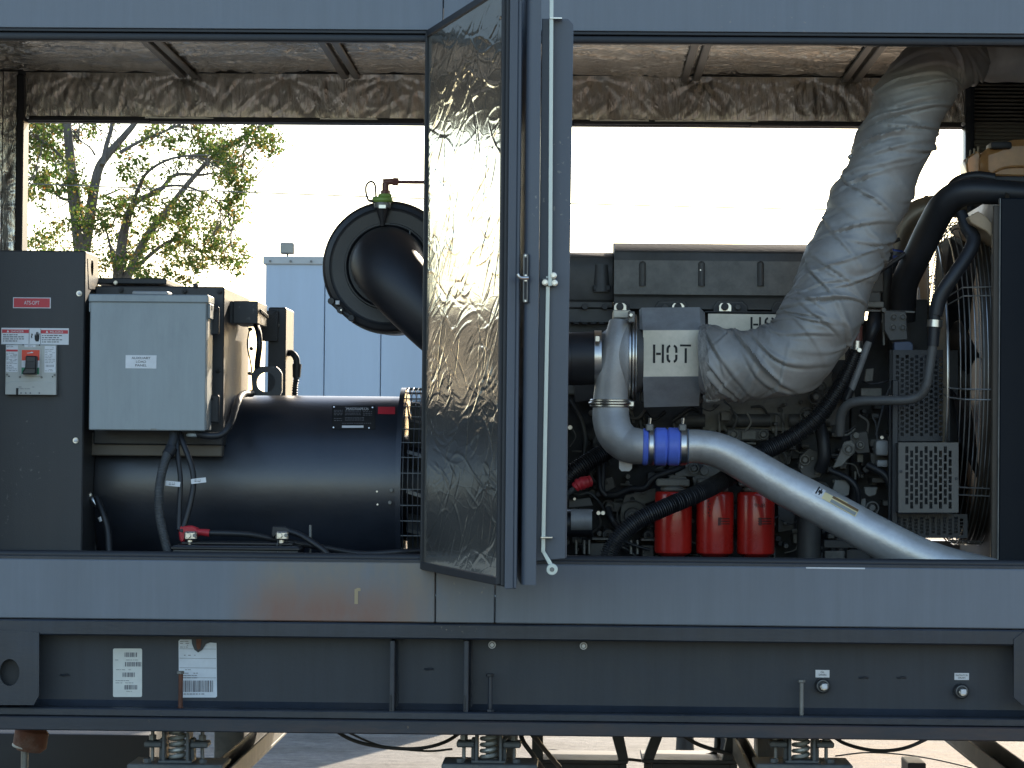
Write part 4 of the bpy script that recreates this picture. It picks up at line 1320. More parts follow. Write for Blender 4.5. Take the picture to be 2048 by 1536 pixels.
# alternator with terminal box
Yn = .80
Ra = .285
q = P(500, 790.5, Yn)
zc = q.z - Ra
xl, xr = P(189, 900, .55).x, P(800, 900, .52).x
alt = thing('alternator', 'large black alternator barrel with a rating plate and wire mesh fan guard', 'alternator', ((xl + xr) / 2, Yn, zc - Ra))
MB().lathe((xl, Yn, zc), (1, 0, 0), [(0, Ra - .012), (.006, Ra - .003), (.02, Ra), (xr - xl, Ra)], 96).to('barrel', 'black', alt)
MB().annulus((xr - .012, Yn, zc), (1, 0, 0), Ra - .02, Ra + .028, .016, 72).to('fan_flange', 'black', alt)
xe = P(868, 900, .5).x
g_ = MB()
nb = 40
Rg = Ra + .026
for k in range(nb):
    a = 2 * math.pi * k / nb
    g_.tube([(xr + .004, Yn + Rg * math.cos(a), zc + Rg * math.sin(a)), (xe, Yn + Rg * math.cos(a), zc + Rg * math.sin(a))], .0018, seg=5, n=1)
g_.to('guard_bars', 'steeldark', alt, kind='stuff')
for k in range(9):
    g2 = MB().ring((xr + .010 + k * .0155, Yn, zc), (1, 0, 0), Rg, .0018, 72, 5).to('guard_ring', 'black', alt)
MB().lathe((xr, Yn, zc), (1, 0, 0), [(0, Ra - .12), (.16, Ra - .12)], 48).to('fan_hub', 'gasket', alt)
for k in range(14):
    a = 2 * math.pi * k / 14
    ca, sa = math.cos(a), math.sin(a)
    MB().prism([(xr + .02, Yn + ca * (Ra - .11), zc + sa * (Ra - .11)), (xr + .13, Yn + math.cos(a + .12) * (Ra - .11), zc + math.sin(a + .12) * (Ra - .11)), (xr + .13, Yn + math.cos(a + .12) * (Ra - .01), zc + math.sin(a + .12) * (Ra - .01)), (xr + .02, Yn + ca * (Ra - .01), zc + sa * (Ra - .01))], (0, -sa * .012, ca * .012)).to('fan_blade', 'steeldark', alt)
MB().lathe((xr + .16, Yn, zc), (1, 0, 0), [(0, Ra + .03), (.3, Ra + .02)], 64).to('coupling_housing', 'black', alt)


def onbarrel(px, py, lift=.001):
    """point of the barrel seen at a photo pixel"""
    o = Vector((0, -D, HC)); d = (MR @ Vector(((px - 1024) / F, -(py - 768) / F, -1)))
    a = d.y ** 2 + d.z ** 2; b = 2 * ((o.y - Yn) * d.y + (o.z - zc) * d.z); c = (o.y - Yn) ** 2 + (o.z - zc) ** 2 - (Ra + lift) ** 2
    dis = max(0, b * b - 4 * a * c)
    t = (-b - math.sqrt(dis)) / (2 * a)
    return o + d * t


def barrel_patch(px0, py0, px1, py1, lift, name, m, parent, n=6):
    vs, fs = [], []
    for i in range(n + 1):
        y = py0 + (py1 - py0) * i / n
        a, b = onbarrel(px0, y, lift), onbarrel(px1, y, lift)
        vs += [a, b]
        if i: fs.append((2 * i - 2, 2 * i - 1, 2 * i + 1, 2 * i))
    return MB().add(vs, fs).to(name, m, parent)


np_ = barrel_patch(664, 811, 751, 859, .002, 'rating_plate', 'ink', alt)
barrel_patch(756, 813.5, 790, 828, .002, 'red_label', 'redlabel', alt)
rgx = random.Random(77)
vs, fs = [], []
for (a, b, y0, y1, rows, hh) in ((690, 735, 814, 816, 1, 2.2), (668, 685, 819, 831, 4, 1.3), (690, 722, 819, 831, 4, 1.3), (726, 744, 821, 832, 3, 1.3), (668, 684, 835, 843, 2, 1.2), (690, 728, 834, 842, 3, 1), (684, 742, 846, 847, 1, 1)):
    for i in range(rows):
        y = y0 + (y1 - y0) * (i + .5) / rows
        x = a
        while x < b:
            L = rgx.uniform(1.5, 5)
            o_ = len(vs)
            vs += [onbarrel(x, y - hh / 2, .004), onbarrel(min(x + L, b), y - hh / 2, .004), onbarrel(min(x + L, b), y + hh / 2, .004), onbarrel(x, y + hh / 2, .004)]
            fs.append((o_, o_ + 1, o_ + 2, o_ + 3)); x += L + rgx.uniform(.7, 2)
MB().add(vs, fs).to('plate_print', 'inkgray', np_)


def barrel_text(s_, px, py, h, w_, parent, m='whiteprint'):
    o = text(s_, px, py, .6, h, m, parent, wpx=w_)
    me = o.data
    for v in me.vertices:
        wv = v.co
        # re-seat every letter vertex on the curved plate
        dy, dz = wv.y - Yn, wv.z - zc
        yy = Yn - math.sqrt(max(0, (Ra + .0045) ** 2 - dz * dz))
        v.co = (wv.x, yy, wv.z)
    return o


barrel_text('MAGNAPLUS', 713, 817.5, 4.5, 44, np_)
barrel_patch(684, 851, 727, 855.5, .004, 'plate_bar', 'whiteprint', np_, 2)
for x, y in ((668, 814), (745, 815), (667, 855), (738, 856)):
    MB().cyl(onbarrel(x, y, .002), (0, -1, .2), .002, .0025, 8).to('plate_screw', 'steel', np_)
for x, y in ((754, 983), (755, 1009)):
    MB().cyl(onbarrel(x, y, -.001), (0, -1, 0), .004, .003, 8).to('grease_nipple', 'steel', alt)
for x, y in ((783, 980), (780, 1005)):
    MB().cyl(onbarrel(x, y, -.001), (0, -1, 0), .014, .006, 6).to('bolt', 'steeldark', alt)
# lifting eye with a hole, standing on the barrel
Yt = .62
hx, hy = 532, 765
o = MB()
outer = []
for k in range(24):
    a = 2 * math.pi * k / 24
    dx, dy = math.cos(a), math.sin(a)
    t = min(30 / abs(dx) if abs(dx) > 1e-6 else 1e9, (32 if dy < 0 else 26) / abs(dy) if abs(dy) > 1e-6 else 1e9)
    x, y = dx * t, dy * t
    if dy < 0 and abs(x) > 20 and y < -22:
        k_ = min(1, 36 / math.hypot(x, y)); x, y = x * k_, y * k_
    outer.append((hx + 2 + x, hy + y))
hole = [(hx + 19 * math.cos(2 * math.pi * k / 24), hy - 1 + 20 * math.sin(2 * math.pi * k / 24)) for k in range(24)]
n = 24
dY = Vector((0, .022, 0))
vs = [P(*p, Yt) for p in hole] + [P(*p, Yt) for p in outer] + [P(*p, Yt) + dY for p in hole] + [P(*p, Yt) + dY for p in outer]
fs = []
for i in range(n):
    j = (i + 1) % n
    fs += [(i, j, n + j, n + i), (2 * n + j, 2 * n + i, 3 * n + i, 3 * n + j), (i, 2 * n + i, 2 * n + j, j), (n + i, n + j, 3 * n + j, 3 * n + i)]
o.add(vs, fs).to('lifting_eye', 'dark', alt)
# terminal box
Yx = .46
x0, x1 = P(188, 750, Yx).x, P(447, 750, Yx).x
z1, z0 = P(330, 572.5, Yx).z, P(330, 890, Yx).z
MB().box(x0, x1, Yx, Yx + .68, z0 + .0, z1, .004).to('terminal_box', 'dark', alt)
tb = bpy.data.objects['terminal_box']
MB().pbox(150, 865, 443.5, 912, Yx + .02, Yx + .5, .003).to('box_skirt', mat('lit warm grey skirt', (.13, .115, .095), .5, var=.1, scale=5), alt)  # lit brownish strip of the box, its light put into the colour
MB().pbox(188, 556, 333, 568, Yx + .12, Yx + .5, .003).to('top_cover', 'dark', alt)
for x, y in ((242, 580), (369, 582), (439, 583), (436, 741), (391, 571)):
    MB().disc(x, y, Yx - .004, Yx, 5.5, 16).to('cover_washer', 'dark', tb)
    MB().disc(x, y, Yx - .011, Yx - .004, 3.6, 6).to('cover_bolt', 'ink', tb)
MB().hexa(231, 565, Yx + .11, Yx + .119, 3).to('cover_bolt', 'steel', alt)
# control box bolted to the side of the terminal box
Yj = .60
jb = MB()
x0, x1 = P(466, 625, Yj).x, P(515.5, 625, Yj).x
z1, z0 = P(492, 602, Yj).z, P(492, 647, Yj).z
MB().box(x0, x1, Yj, Yj + .27, z0, z1, .002).to('junction_box', 'dark', alt)
jb = bpy.data.objects['junction_box']
for k in range(6):
    MB().cyl((x1 + .001, Yj + .03 + k * .038, z1 - .030 - k * .0015), (1, 0, 0), .008, .007, 8, .3).to('toggle', 'ink', jb)
MB().box(x1, x1 + .001, Yj + .09, Yj + .15, z0 + .006, z0 + .024, 0).to('pictogram', 'inkgray', jb)
MB().box(x0 - .012, x0, Yj + .01, Yj + .03, z0, z1, .002).to('mounting_lip', 'dark', jb)
# sealed regulator box behind
Yr_ = .95
x0, x1 = P(536, 700, Yr_).x, P(571.5, 700, Yr_).x
z1, z0 = P(555, 614.5, Yr_).z, P(555, 800, Yr_).z
MB().box(x0, x1, Yr_, Yr_ + .26, z0, z1, .004).to('regulator_box', 'dark', alt)
rb = bpy.data.objects['regulator_box']
lv = MB().pbox(520, 621, 556, 682, Yr_ - .02, Yr_ - .0005, .002).to('louvre_plate', 'dark', alt)
for k in range(13):
    y = 624 + k * 6
    MB().prism([P(523, min(y + 14, 679), Yr_ - .020), P(523, min(y + 17, 680), Yr_ - .020), P(553, max(y - 14, 623), Yr_ - .020), P(553, max(y - 17, 622), Yr_ - .020)], (0, -.003, 0)).to('louvre', 'stand', lv)
MB().disc(556, 650, Yr_ - .012, Yr_, 3.5, 10, .4).to('knob', 'steeldark', rb)
cb = MB().ptube([(573, 707, Yr_ + .1), (583, 706, Yr_ + .06), (592, 716, Yr_ + .05), (594, 730, Yr_ + .05)], 6.5, seg=12, n=5).to('gland_elbow', 'rubber', alt)
MB().ptube([(594, 728, Yr_ + .05), (593, 755, Yr_ + .05)], [9.5, 8], seg=14, n=2).to('gland_nut', 'rubber', alt)
MB().corr([(593, 755, Yr_ + .05), (590, 775, Yr_ + .05), (589, 800, Yr_ + .05)], 6.2, .008, .12).to('flex_conduit', 'rubber', alt)
for pts, r_ in (([(512, 650, .68), (517, 665, .62), (519, 690, .60), (515, 725, .62), (514, 750, .64)], 6), ([(500, 655, .7), (495, 690, .7), (502, 730, .68), (506, 780, .66)], 1.6)):
    MB().ptube(pts, r_, seg=10, n=6).to('control_wire', 'rubber', alt)
for x, y in ((500, 658), (502, 697), (499, 747)):
    MB().disc(x, y, .66, .68, 4, 8).to('wire_clip', 'ink', alt)

# loom from the load panel up over the barrel
lo = MB().ptube([(392, 867, .30), (420, 872, .27), (445, 868, .27), (462, 845, .30), (473, 810, .40), (484, 790, .52), (503, 787, .60)], 7, seg=14, n=8,
                shape=lambda l, t, a, r: r * (1 + .05 * math.sin(l * 500))).to('wiring_loom', 'rubber')
tag(lo, 'black taped wiring loom curving from the grey load panel over the alternator barrel', 'wiring loom')

# battery with leads
Yq = .14
bt = thing('battery', 'black starter battery with two clamped terminals behind the sill', 'battery', P(470, 1125, Yq))
x0, x1 = P(345, 1100, Yq).x, P(597, 1100, Yq).x
zt_ = P(470, 1091, Yq).z
MB().box(x0, x1, Yq, Yq + .17, ZD, zt_, .006).to('battery_case', 'blackplastic', bt)
MB().box(x0 - .006, x1 + .006, Yq - .006, Yq + .17, zt_ - .014, zt_ - .004, .003).to('case_rim', 'blackplastic', bt)
MB().box(x0 + .02, x1 - .02, Yq + .04, Yq + .15, zt_ + .0005, zt_ + .008, .003).to('battery_lid', 'blackplastic', bt)
for px in (380, 563):
    t_ = MB().cyl(P(px, 1089, Yq + .05), (0, 0, 1), .014, .0095, 14).to('terminal_post', 'steel', bt)
    k_ = MB().pbox(px - 12, 1063, px + 13, 1080, Yq + .03, Yq + .07, .004).to('cable_clamp', 'steel', bt)
    MB().cyl(P(px - 4, 1071, Yq + .018), (0, 1, 0), .012, .008, 6).to('clamp_bolt', 'steel', k_)
    MB().cyl(P(px + 9, 1071, Yq + .022), (0, 1, 0), .008, .006, 6).to('clamp_bolt', 'steeldark', k_)
bl1 = thing('positive_cable', 'battery lead with a red clamp cover running right from the left terminal', 'battery cable', P(450, 1070, Yq + .07))
MB().pprism([(356, 1053), (384, 1051), (398, 1057), (399, 1073), (370, 1078), (366, 1086), (359, 1082)], Yq + .075, Yq + .10, .004).to('red_cover', 'redrubber', bl1)
MB().ptube([(392, 1064, Yq + .07), (404, 1064.5, Yq + .07), (419, 1066, Yq + .07)], [6, 7, 8], seg=12, n=3).to('red_boot', 'redrubber', bl1)
MB().ptube([(418, 1066, Yq + .07), (460, 1067, Yq + .07), (505, 1070, Yq + .08), (560, 1081, Yq + .10), (640, 1094, Yq + .12), (720, 1107, Yq + .14), (800, 1104, .26), (845, 1101, .3)], 6.2, seg=12, n=8).to('lead', 'rubber', bl1)
bl2 = thing('negative_cable', 'black battery lead leaving the right terminal clamp', 'battery cable', P(600, 1080, Yq + .07))
MB().pprism([(544, 1052), (570, 1053), (590, 1062), (582, 1070), (556, 1066), (546, 1078), (542, 1068)], Yq + .071, Yq + .09, .003).to('cover', 'rubber', bl2)
MB().ptube([(575, 1062, Yq + .08), (600, 1070, Yq + .07), (630, 1088, Yq + .05), (655, 1108, Yq + .04), (665, 1130, Yq + .04)], 6.4, seg=12, n=8).to('lead', 'rubber', bl2)
MB().ptube([(556, 1080, Yq + .03), (554, 1095, Yq + .01), (557, 1112, Yq - .01)], 1, seg=6, n=4).to('sense_wire', 'steeldark', bl2)
st = MB().cyl(P(620, 1125, Yq + .16), (0, 0, 1), 75 * S(.3), 3 * S(.3), 10).to('hold_down_rod', 'steeldark')
tag(st, 'threaded battery hold down rod standing right of the battery', 'rod')
# conduit and cables hanging from the load panel
cd = thing('flexible_conduit', 'thick grey corrugated conduit hanging below the load panel', 'conduit', P(330, 1100, .22))
MB().ptube([(349, 862, .30), (346, 882, .28), (338, 900, .26)], 9.5, seg=14, n=4).to('elbow', 'stand', cd)
MB().ptube([(344, 896, .265), (335, 910, .25)], 12, seg=14, n=2).to('cuff', 'rubber', cd)
MB().corr([(336, 906, .25), (325, 940, .23), (318, 985, .22), (320, 1035, .22), (331, 1085, .21), (345, 1130, .2)], 9.6, .0042, .06, 16).to('conduit_hose', 'conduit', cd)
for pts, lb, (tx, ty, rot_), wt in (
    ([(353, 864, .3), (355, 905, .27), (361, 960, .25), (359, 1010, .24), (358, 1060, .22)], 'straight black panel cable with a white wrap label on its left', (345.5, 967.5, -.1), 30),
    ([(358, 864, .31), (368, 890, .28), (384, 935, .26), (387, 970, .25), (380, 1010, .24), (370, 1045, .23), (362, 1065, .22)], 'bowed black panel cable with a white wrap label on its right', (397, 961.5, .12), 32)):
    t_ = thing('panel_cable', lb, 'cable', P(pts[2][0], pts[2][1], .25), 'cables hanging from the load panel')
    MB().ptube(pts, 5.2 if wt == 30 else 6, seg=12, n=8).to('sheath', 'rubber', t_)
    Yf = .232
    c_, s_ = math.cos(rot_), math.sin(rot_)
    MB().pprism([(tx + x * c_ + y * s_, ty - x * s_ + y * c_) for x, y in ((-15, -5), (15, -5), (15, 5), (-15, 5))], Yf, Yf + .002, .0003).to('wrap_label', 'white', t_)
    dashes(MB(), tx - 8, ty - 3, tx + 8, ty + 3, Yf - .0008, 2, 1.2, seed=9).to('small_print', 'inkgray', t_)
gc = thing('ground_cable', 'black earth cable with a crimped lug and white band beside the cabinet foot', 'cable', P(200, 1100, .5))
MB().ptube([(193, 995, .45), (205, 1025, .43), (215, 1060, .42), (219, 1110, .4)], 7, seg=12, n=8).to('sheath', 'rubber', gc)
MB().ptube([(181, 992, .46), (186, 999, .455), (195, 1012, .45)], [5, 8, 6], seg=10, n=3).to('lug', 'steel', gc)
MB().hexa(173, 991, .44, .46, 7).to('lug_bolt', 'steel', gc)
MB().ptube([(202, 1033, .431), (206, 1041, .431)], 7.6, seg=12, n=1).to('band', 'white', gc)
o = MB().box(P(166, 1000, .57).x, P(195, 1000, .6).x, .58, .9, ZD, P(180, 600, .6).z, .004).to('cable_trunking', 'dark')
tag(o, 'narrow dark trunking standing between the cabinet and the alternator', 'trunking')

# ================================================================== AIR CLEANER
Yv = .62
rc = 131 * S(Yv)
cc = P(776, 533, Yv)
ac = thing('air_cleaner', 'round black air cleaner canister facing out with a green cap on top', 'air cleaner', cc + Vector((0, .2, -rc)))
MB().lathe(cc, (0, 1, 0), [(0, rc * .86), (-.004, rc * .90), (0, rc * .965), (.010, rc), (.045, rc), (.05, rc * .985), (.09, rc * .985), (.095, rc * 1.0), (.12, rc * 1.0), (.125, rc * .985), (.42, rc * .985), (.44, rc * .9)], 96).to('canister', 'blackplastic', ac)
fc = MB().lathe(cc + Vector((0, -.002, 0)), (0, 1, 0), [(-.001, rc * .30), (-.004, rc * .60), (-.014, rc * .64), (-.014, rc * .655), (.002, rc * .67), (.0, rc * .855)], 96, cap=False).to('end_cover', 'blackplastic', ac)
MB().ring(cc + Vector((0, -.012, 0)), (0, 1, 0), rc * .64, .003, 96, 6).to('cover_bead', 'blackplastic', ac)
for t_, r_ in ((.047, 1.004), (.107, 1.006)):
    MB().annulus(cc + Vector((0, t_ - .012, 0)), (0, 1, 0), rc * .97, rc * r_ + .003, .018, 96).to('band_clamp', 'blackplastic', ac)
MB().ring(cc + Vector((0, .12, 0)), (0, 1, 0), rc * 1.015, .002, 96, 6).to('clamp_wire', 'steel', ac)
cl = MB().ptube([(662, 603, Yv + .0), (680, 620, Yv + .0), (703, 635, Yv + .0)], 4.5, seg=8, n=3).to('clamp_latch', 'stand', ac)
for x, y, r_ in ((662, 602, 7), (680, 620, 7), (702, 636, 7)):
    MB().disc(x, y, Yv - .02, Yv + .05, r_, 10).to('latch_pin', 'stand', cl)
MB().pbox(671, 601, 679, 609, Yv - .03, Yv - .02, .001).to('latch_tab', 'white', cl)
MB().pbox(680, 618, 684, 622, Yv - .03, Yv - .02, .001).to('latch_tab', 'steel', cl)
vs = MB().lathe(P(765, 452, Yv - .02), (0, 0, 1), [(0, .006), (.012, .008), (.05, .02), (.07, .024)], 20).to('indicator_funnel', 'blackplastic', ac)
MB().cyl(P(765, 417, Yv - .02), (0, 0, 1), 13 * S(Yv), 17 * S(Yv), 24).to('indicator_clamp', 'steeldark', ac)
MB().pbox(757, 409, 772, 417, Yv - .054, Yv - .046, .001).to('clamp_plate', 'steel', ac)
cp = MB().cyl(P(765, 405, Yv - .02), (0, 0, 1), 11 * S(Yv), 21 * S(Yv), 24, .2)
cp.cyl(P(770, 394, Yv - .02), (0, 0, 1), 6 * S(Yv), 14 * S(Yv), 24, .2)
cp.to('green_cap', 'applegreen', ac)
e_ = MB().cyl(P(771, 389, Yv - .02), (0, 0, 1), 8 * S(Yv), 10 * S(Yv), 8)
e_.ptube([(771, 382, Yv - .02), (771, 366, Yv - .02)], 7, seg=12, n=1)
e_.ptube([(766, 364, Yv - .02), (790, 363, Yv - .02)], 6.5, seg=12, n=1)
e_.ptube([(786, 363, Yv - .02), (797, 364, Yv - .02)], 8, seg=8, n=1)
e_.to('elbow_fitting', 'brownhose', ac)
MB().ptube([(795, 364, Yv - .02), (830, 364.5, Yv - .02), (900, 366, Yv - .02), (1000, 380, Yv)], 3.6, seg=10, n=3).to('sensor_tube', 'brownhose', ac)
MB().ptube([(737, 402, Yv - .03), (732, 385, Yv - .03), (733, 370, Yv - .03), (742, 363, Yv - .03), (750, 370, Yv - .03), (752, 393, Yv - .03)], 2, seg=8, n=6).to('cap_tether', 'rubber', ac)
MB().ptube([(738, 401, Yv - .03), (752, 404, Yv - .03)], 3, seg=6, n=1).to('tether_clip', 'rubber', ac)
MB().ptube([(820, 462, Yv - .02), (819, 490, Yv - .025), (818, 503, Yv - .03)], 1.3, seg=6, n=2).to('service_lever', 'steeldark', ac)
MB().pbox(815, 492, 821, 503, Yv - .035, Yv - .025, .001).to('lever_stop', 'steel', ac)
MB().box(cc.x + .12, cc.x + .19, Yv + .2, Yv + .3, zc + Ra - .01, cc.z - rc * .6, .004).to('stand_bracket', 'dark', ac)
dk = thing('intake_duct', 'fat glossy black intake duct curving down from the air cleaner towards the engine', 'intake duct', P(1000, 800, .45))
pts = [(776, 528, .66), (775, 527, .58), (777, 532, .50), (795, 562, .43), (845, 616, .39), (905, 668, .38), (985, 708, .40), (1080, 718, .44), (1150, 718, .46)]
MB().ptube(pts, [73, 74, 73, 67, 64, 63, 61, 56, 52], seg=40, n=9).to('duct_body', mat('matte black duct', (.012, .013, .017), .46, var=.25, scale=6, bump=.12, bscale=60, dirt=(.03, .028, .025), dirt_amt=.4), dk)
MB().ptube([(1140, 718, .455), (1196, 716, .46)], 53, seg=40, n=1).to('duct_sleeve', 'rubber', dk)
MB().ptube([(1189, 716, .46), (1203, 716, .46)], 55.5, seg=40, n=1).to('band_clamp', 'steel', dk)
MB().pbox(1190, 671, 1200, 684, .37, .385, .002).to('clamp_screw', 'steel', dk)

# ================================================================== ENGINE
en = thing('diesel_engine', 'dusty black six cylinder diesel engine filling the right hand opening', 'engine', P(1450, 1130, .9))
Ye = .92
o = MB()
o.pbox(1128, 612, 1700, 1135, Ye, Ye + .42, .01)
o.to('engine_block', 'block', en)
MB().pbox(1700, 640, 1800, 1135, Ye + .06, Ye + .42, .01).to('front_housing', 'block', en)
# head and rocker cover
Yo = .80


def xz_prism(px0, px1, prof, name, m, parent=en, bv=0, ref=560):
    """profile [(py, Y)] extruded sideways from px0 to px1"""
    pts = []
    x0 = P(px0, ref, min(y for _, y in prof)).x
    x1 = P(px1, ref, min(y for _, y in prof)).x
    mid = (px0 + px1) / 2
    return MB().prism([(x0, Y, P(mid, py, Y).z) for py, Y in prof], (x1 - x0, 0, 0), bv).to(name, m, parent)


xz_prism(1228, 1742, [(488, .88), (503, .80), (506, .79), (590, .79), (596, .80), (620, .80), (620, 1.25), (488, 1.25)], 'valve_cover', 'engine', bv=.002)
xz_prism(1228, 1742, [(522, .786), (524, .784), (590, .784), (591, .786)], 'cover_panel', 'enginelite')
for px in (1285, 1403, 1521, 1639):
    MB().ptube([(px, 527, .785), (px, 572, .785)], 7, seg=14, n=1).to('cover_rib', 'engine', en)
    b_ = MB()
    b_.lathe(P(px, 527, .785), (0, 0, 1), [(0, 7 * S(.78)), (.005, 5 * S(.78)), (.008, .001)], 14).to('rib_end', 'engine', en)
MB().disc(1401, 540, .774, .778, 1.6, 8).to('cover_screw', 'steel', en)
xz_prism(1128, 1227, [(505, .92), (514, .86), (535, .85), (600, .85), (604, .86), (604, 1.2), (505, 1.2)], 'rear_cover', 'engine', bv=.003)
MB().ptube([(1203, 530, .86), (1203, 585, .855)], [14, 17], seg=16, n=1).to('oil_filler_boss', 'engine', en)
MB().pbox(1186, 570, 1222, 581, .835, .86, .003).to('boss_foot', 'stand', en)
MB().pbox(1128, 603, 1226, 616, .84, .95, .003).to('cover_flange', 'engine', en)
MB().pbox(1128, 617, 1226, 645, .85, .95, .002).to('heat_ledge', 'engine', en)
for k in range(5):
    MB().pbox(1130 + k * 17, 644, 1141 + k * 17, 648, .846, .852, .0005).to('slot', 'ink', en)
for x, y in ((1210, 613), (1170, 613)):
    MB().disc(x, y, .83, .85, 6.5, 16).to('flange_bolt', 'stand', en)
# arches with bright lugs
for cx, wd_ in ((1243, 26), (1344, 60), (1461, 60), (1578, 60)):
    ar = [(cx - wd_ / 2 - 4, 626), (cx - wd_ / 2 - 4, 612), (cx - wd_ / 2 + 4, 602), (cx + wd_ / 2 - 6, 602), (cx + wd_ / 2 + 4, 612), (cx + wd_ / 2 + 4, 626)]
    MB().pprism(ar, .778, .79, .002).to('port_arch', 'engine', en)
    MB().pprism([(x * .93 + cx * .07, y * .86 + 626 * .14) for x, y in ar], .776, .7785, 0).to('port_recess', 'block', en)
for cx in (1240, 1356, 1450, 1590):
    l_ = MB().pprism([(cx - 12, 623), (cx - 12, 611), (cx - 8, 606), (cx + 8, 606), (cx + 13, 611), (cx + 13, 623)], .766, .776, .001).to('port_lug', 'steel', en)
    MB().disc(cx, 613, .752, .766, 7.5, 16).to('lug_bolt', 'stand', l_)
for cx in (1331, 1476):
    MB().disc(cx, 614, .762, .777, 6.5, 6).to('port_bolt', 'engine', en)
MB().pbox(1128, 700, 1230, 790, .9, .93, .004).to('block_side_rear', 'enginelite', en)
MB().pbox(1405, 740, 1665, 862, .885, .925, .006).to('block_side', 'enginelite', en)
for x0, x1 in ((1454, 1540), (1578, 1660), (1352, 1410)):
    MB().ptube([(x0, 841, .86), (x1, 841, .86)], 13, seg=20, n=1).to('rail_cylinder', 'engine', en)
for x in (1439, 1552, 1566):
    MB().ptube([(x, 826, .87), (x, 876, .87)], 2.6, seg=8, n=1).to('injector_line', 'steeldark', en)
MB().pprism([(1457, 858), (1538, 858), (1538, 882), (1457, 882)], .845, .86, .003).to('cam_bracket', 'engine', en)
MB().pbox(1483, 862, 1512, 879, .838, .846, .002).to('bracket_window', 'enginelite', en)
for x in (1467, 1527, 1425):
    MB().ring(P(x, 869, .835), (0, 1, 0), 9 * S(.84), .0022, 24).to('boss_ring', 'enginelite', en)
    MB().disc(x, 869, .82, .85, 5.2, 14).to('boss_bolt', 'enginelite', en)
# clutter of brackets, bosses and plates: (polygon, depth, material)
plates = [
    ([(1356, 915), (1362, 903), (1386, 907), (1470, 922), (1492, 935), (1490, 957), (1350, 952)], .80, 'enginelite'),
    ([(1335, 958), (1346, 950), (1372, 953), (1376, 966), (1366, 978), (1340, 974)], .76, 'enginelite'),
    ([(1385, 955), (1400, 950), (1428, 956), (1428, 972), (1388, 972)], .76, 'enginelite'),
    ([(1250, 990), (1285, 982), (1312, 976), (1312, 1000), (1290, 1008), (1296, 1030), (1284, 1052), (1256, 1058), (1240, 1040), (1242, 1015)], .80, 'enginelite'),
    ([(1210, 955), (1226, 953), (1232, 975), (1212, 985), (1203, 970)], .82, 'engine'),
    ([(1212, 1000), (1243, 1007), (1238, 1025), (1216, 1022)], .82, 'engine'),
    ([(1666, 936), (1680, 905), (1688, 884), (1702, 880), (1710, 888), (1710, 905), (1694, 920), (1684, 932), (1672, 935)], .70, 'enginelite'),
    ([(1600, 912), (1618, 896), (1640, 905), (1655, 925), (1640, 955), (1610, 958), (1596, 935)], .78, 'engine'),
    ([(1700, 868), (1735, 862), (1740, 905), (1716, 908), (1700, 895)], .76, 'engine'),
    ([(1706, 1010), (1722, 998), (1732, 997), (1732, 1020), (1722, 1024)], .72, 'enginelite'),
    ([(1670, 960), (1692, 960), (1700, 972), (1698, 990), (1684, 995), (1664, 985)], .72, 'enginelite'),
    ([(1728, 974), (1756, 974), (1752, 990), (1738, 994), (1730, 988)], .72, 'enginelite'),
    ([(1555, 970), (1580, 965), (1592, 1000), (1588, 1060), (1556, 1066)], .86, 'engine'),
    ([(1137, 1000), (1180, 995), (1186, 1012), (1137, 1016)], .66, 'engine'),
    ([(1648, 1080), (1820, 1082), (1820, 1098), (1648, 1096)], .70, 'engine'),
    ([(1650, 1102), (1690, 1102), (1690, 1120), (1650, 1120)], .68, 'enginelite'),
    ([(1694, 1100), (1740, 1098), (1800, 1110), (1800, 1126), (1694, 1126)], .66, 'engine'),
    ([(1690, 780), (1706, 772), (1712, 800), (1694, 806)], .78, 'enginelite'),
    ([(1722, 776), (1764, 776), (1764, 792), (1722, 792)], .72, 'enginelite'),
    ([(1732, 738), (1748, 736), (1746, 762), (1728, 764)], .74, 'enginelite'),
    ([(1180, 1086), (1228, 1086), (1228, 1112), (1180, 1112)], .74, 'engine'),
    ([(1284, 1090), (1308, 1090), (1308, 1118), (1284, 1118)], .74, 'engine'),
    ([(1500, 896), (1560, 880), (1592, 890), (1580, 930), (1520, 925)], .88, 'engine'),
    ([(1145, 740), (1190, 750), (1190, 800), (1150, 806)], .88, 'engine'),
    ([(1740, 905), (1782, 915), (1780, 950), (1744, 944)], .78, 'engine'),
    ([(1620, 790), (1668, 770), (1684, 800), (1672, 850), (1634, 858)], .86, 'engine'),
]
for pts, Y, m_ in plates:
    MB().pprism(pts, Y, Y + .018, .002).to('bracket_plate', m_, en)
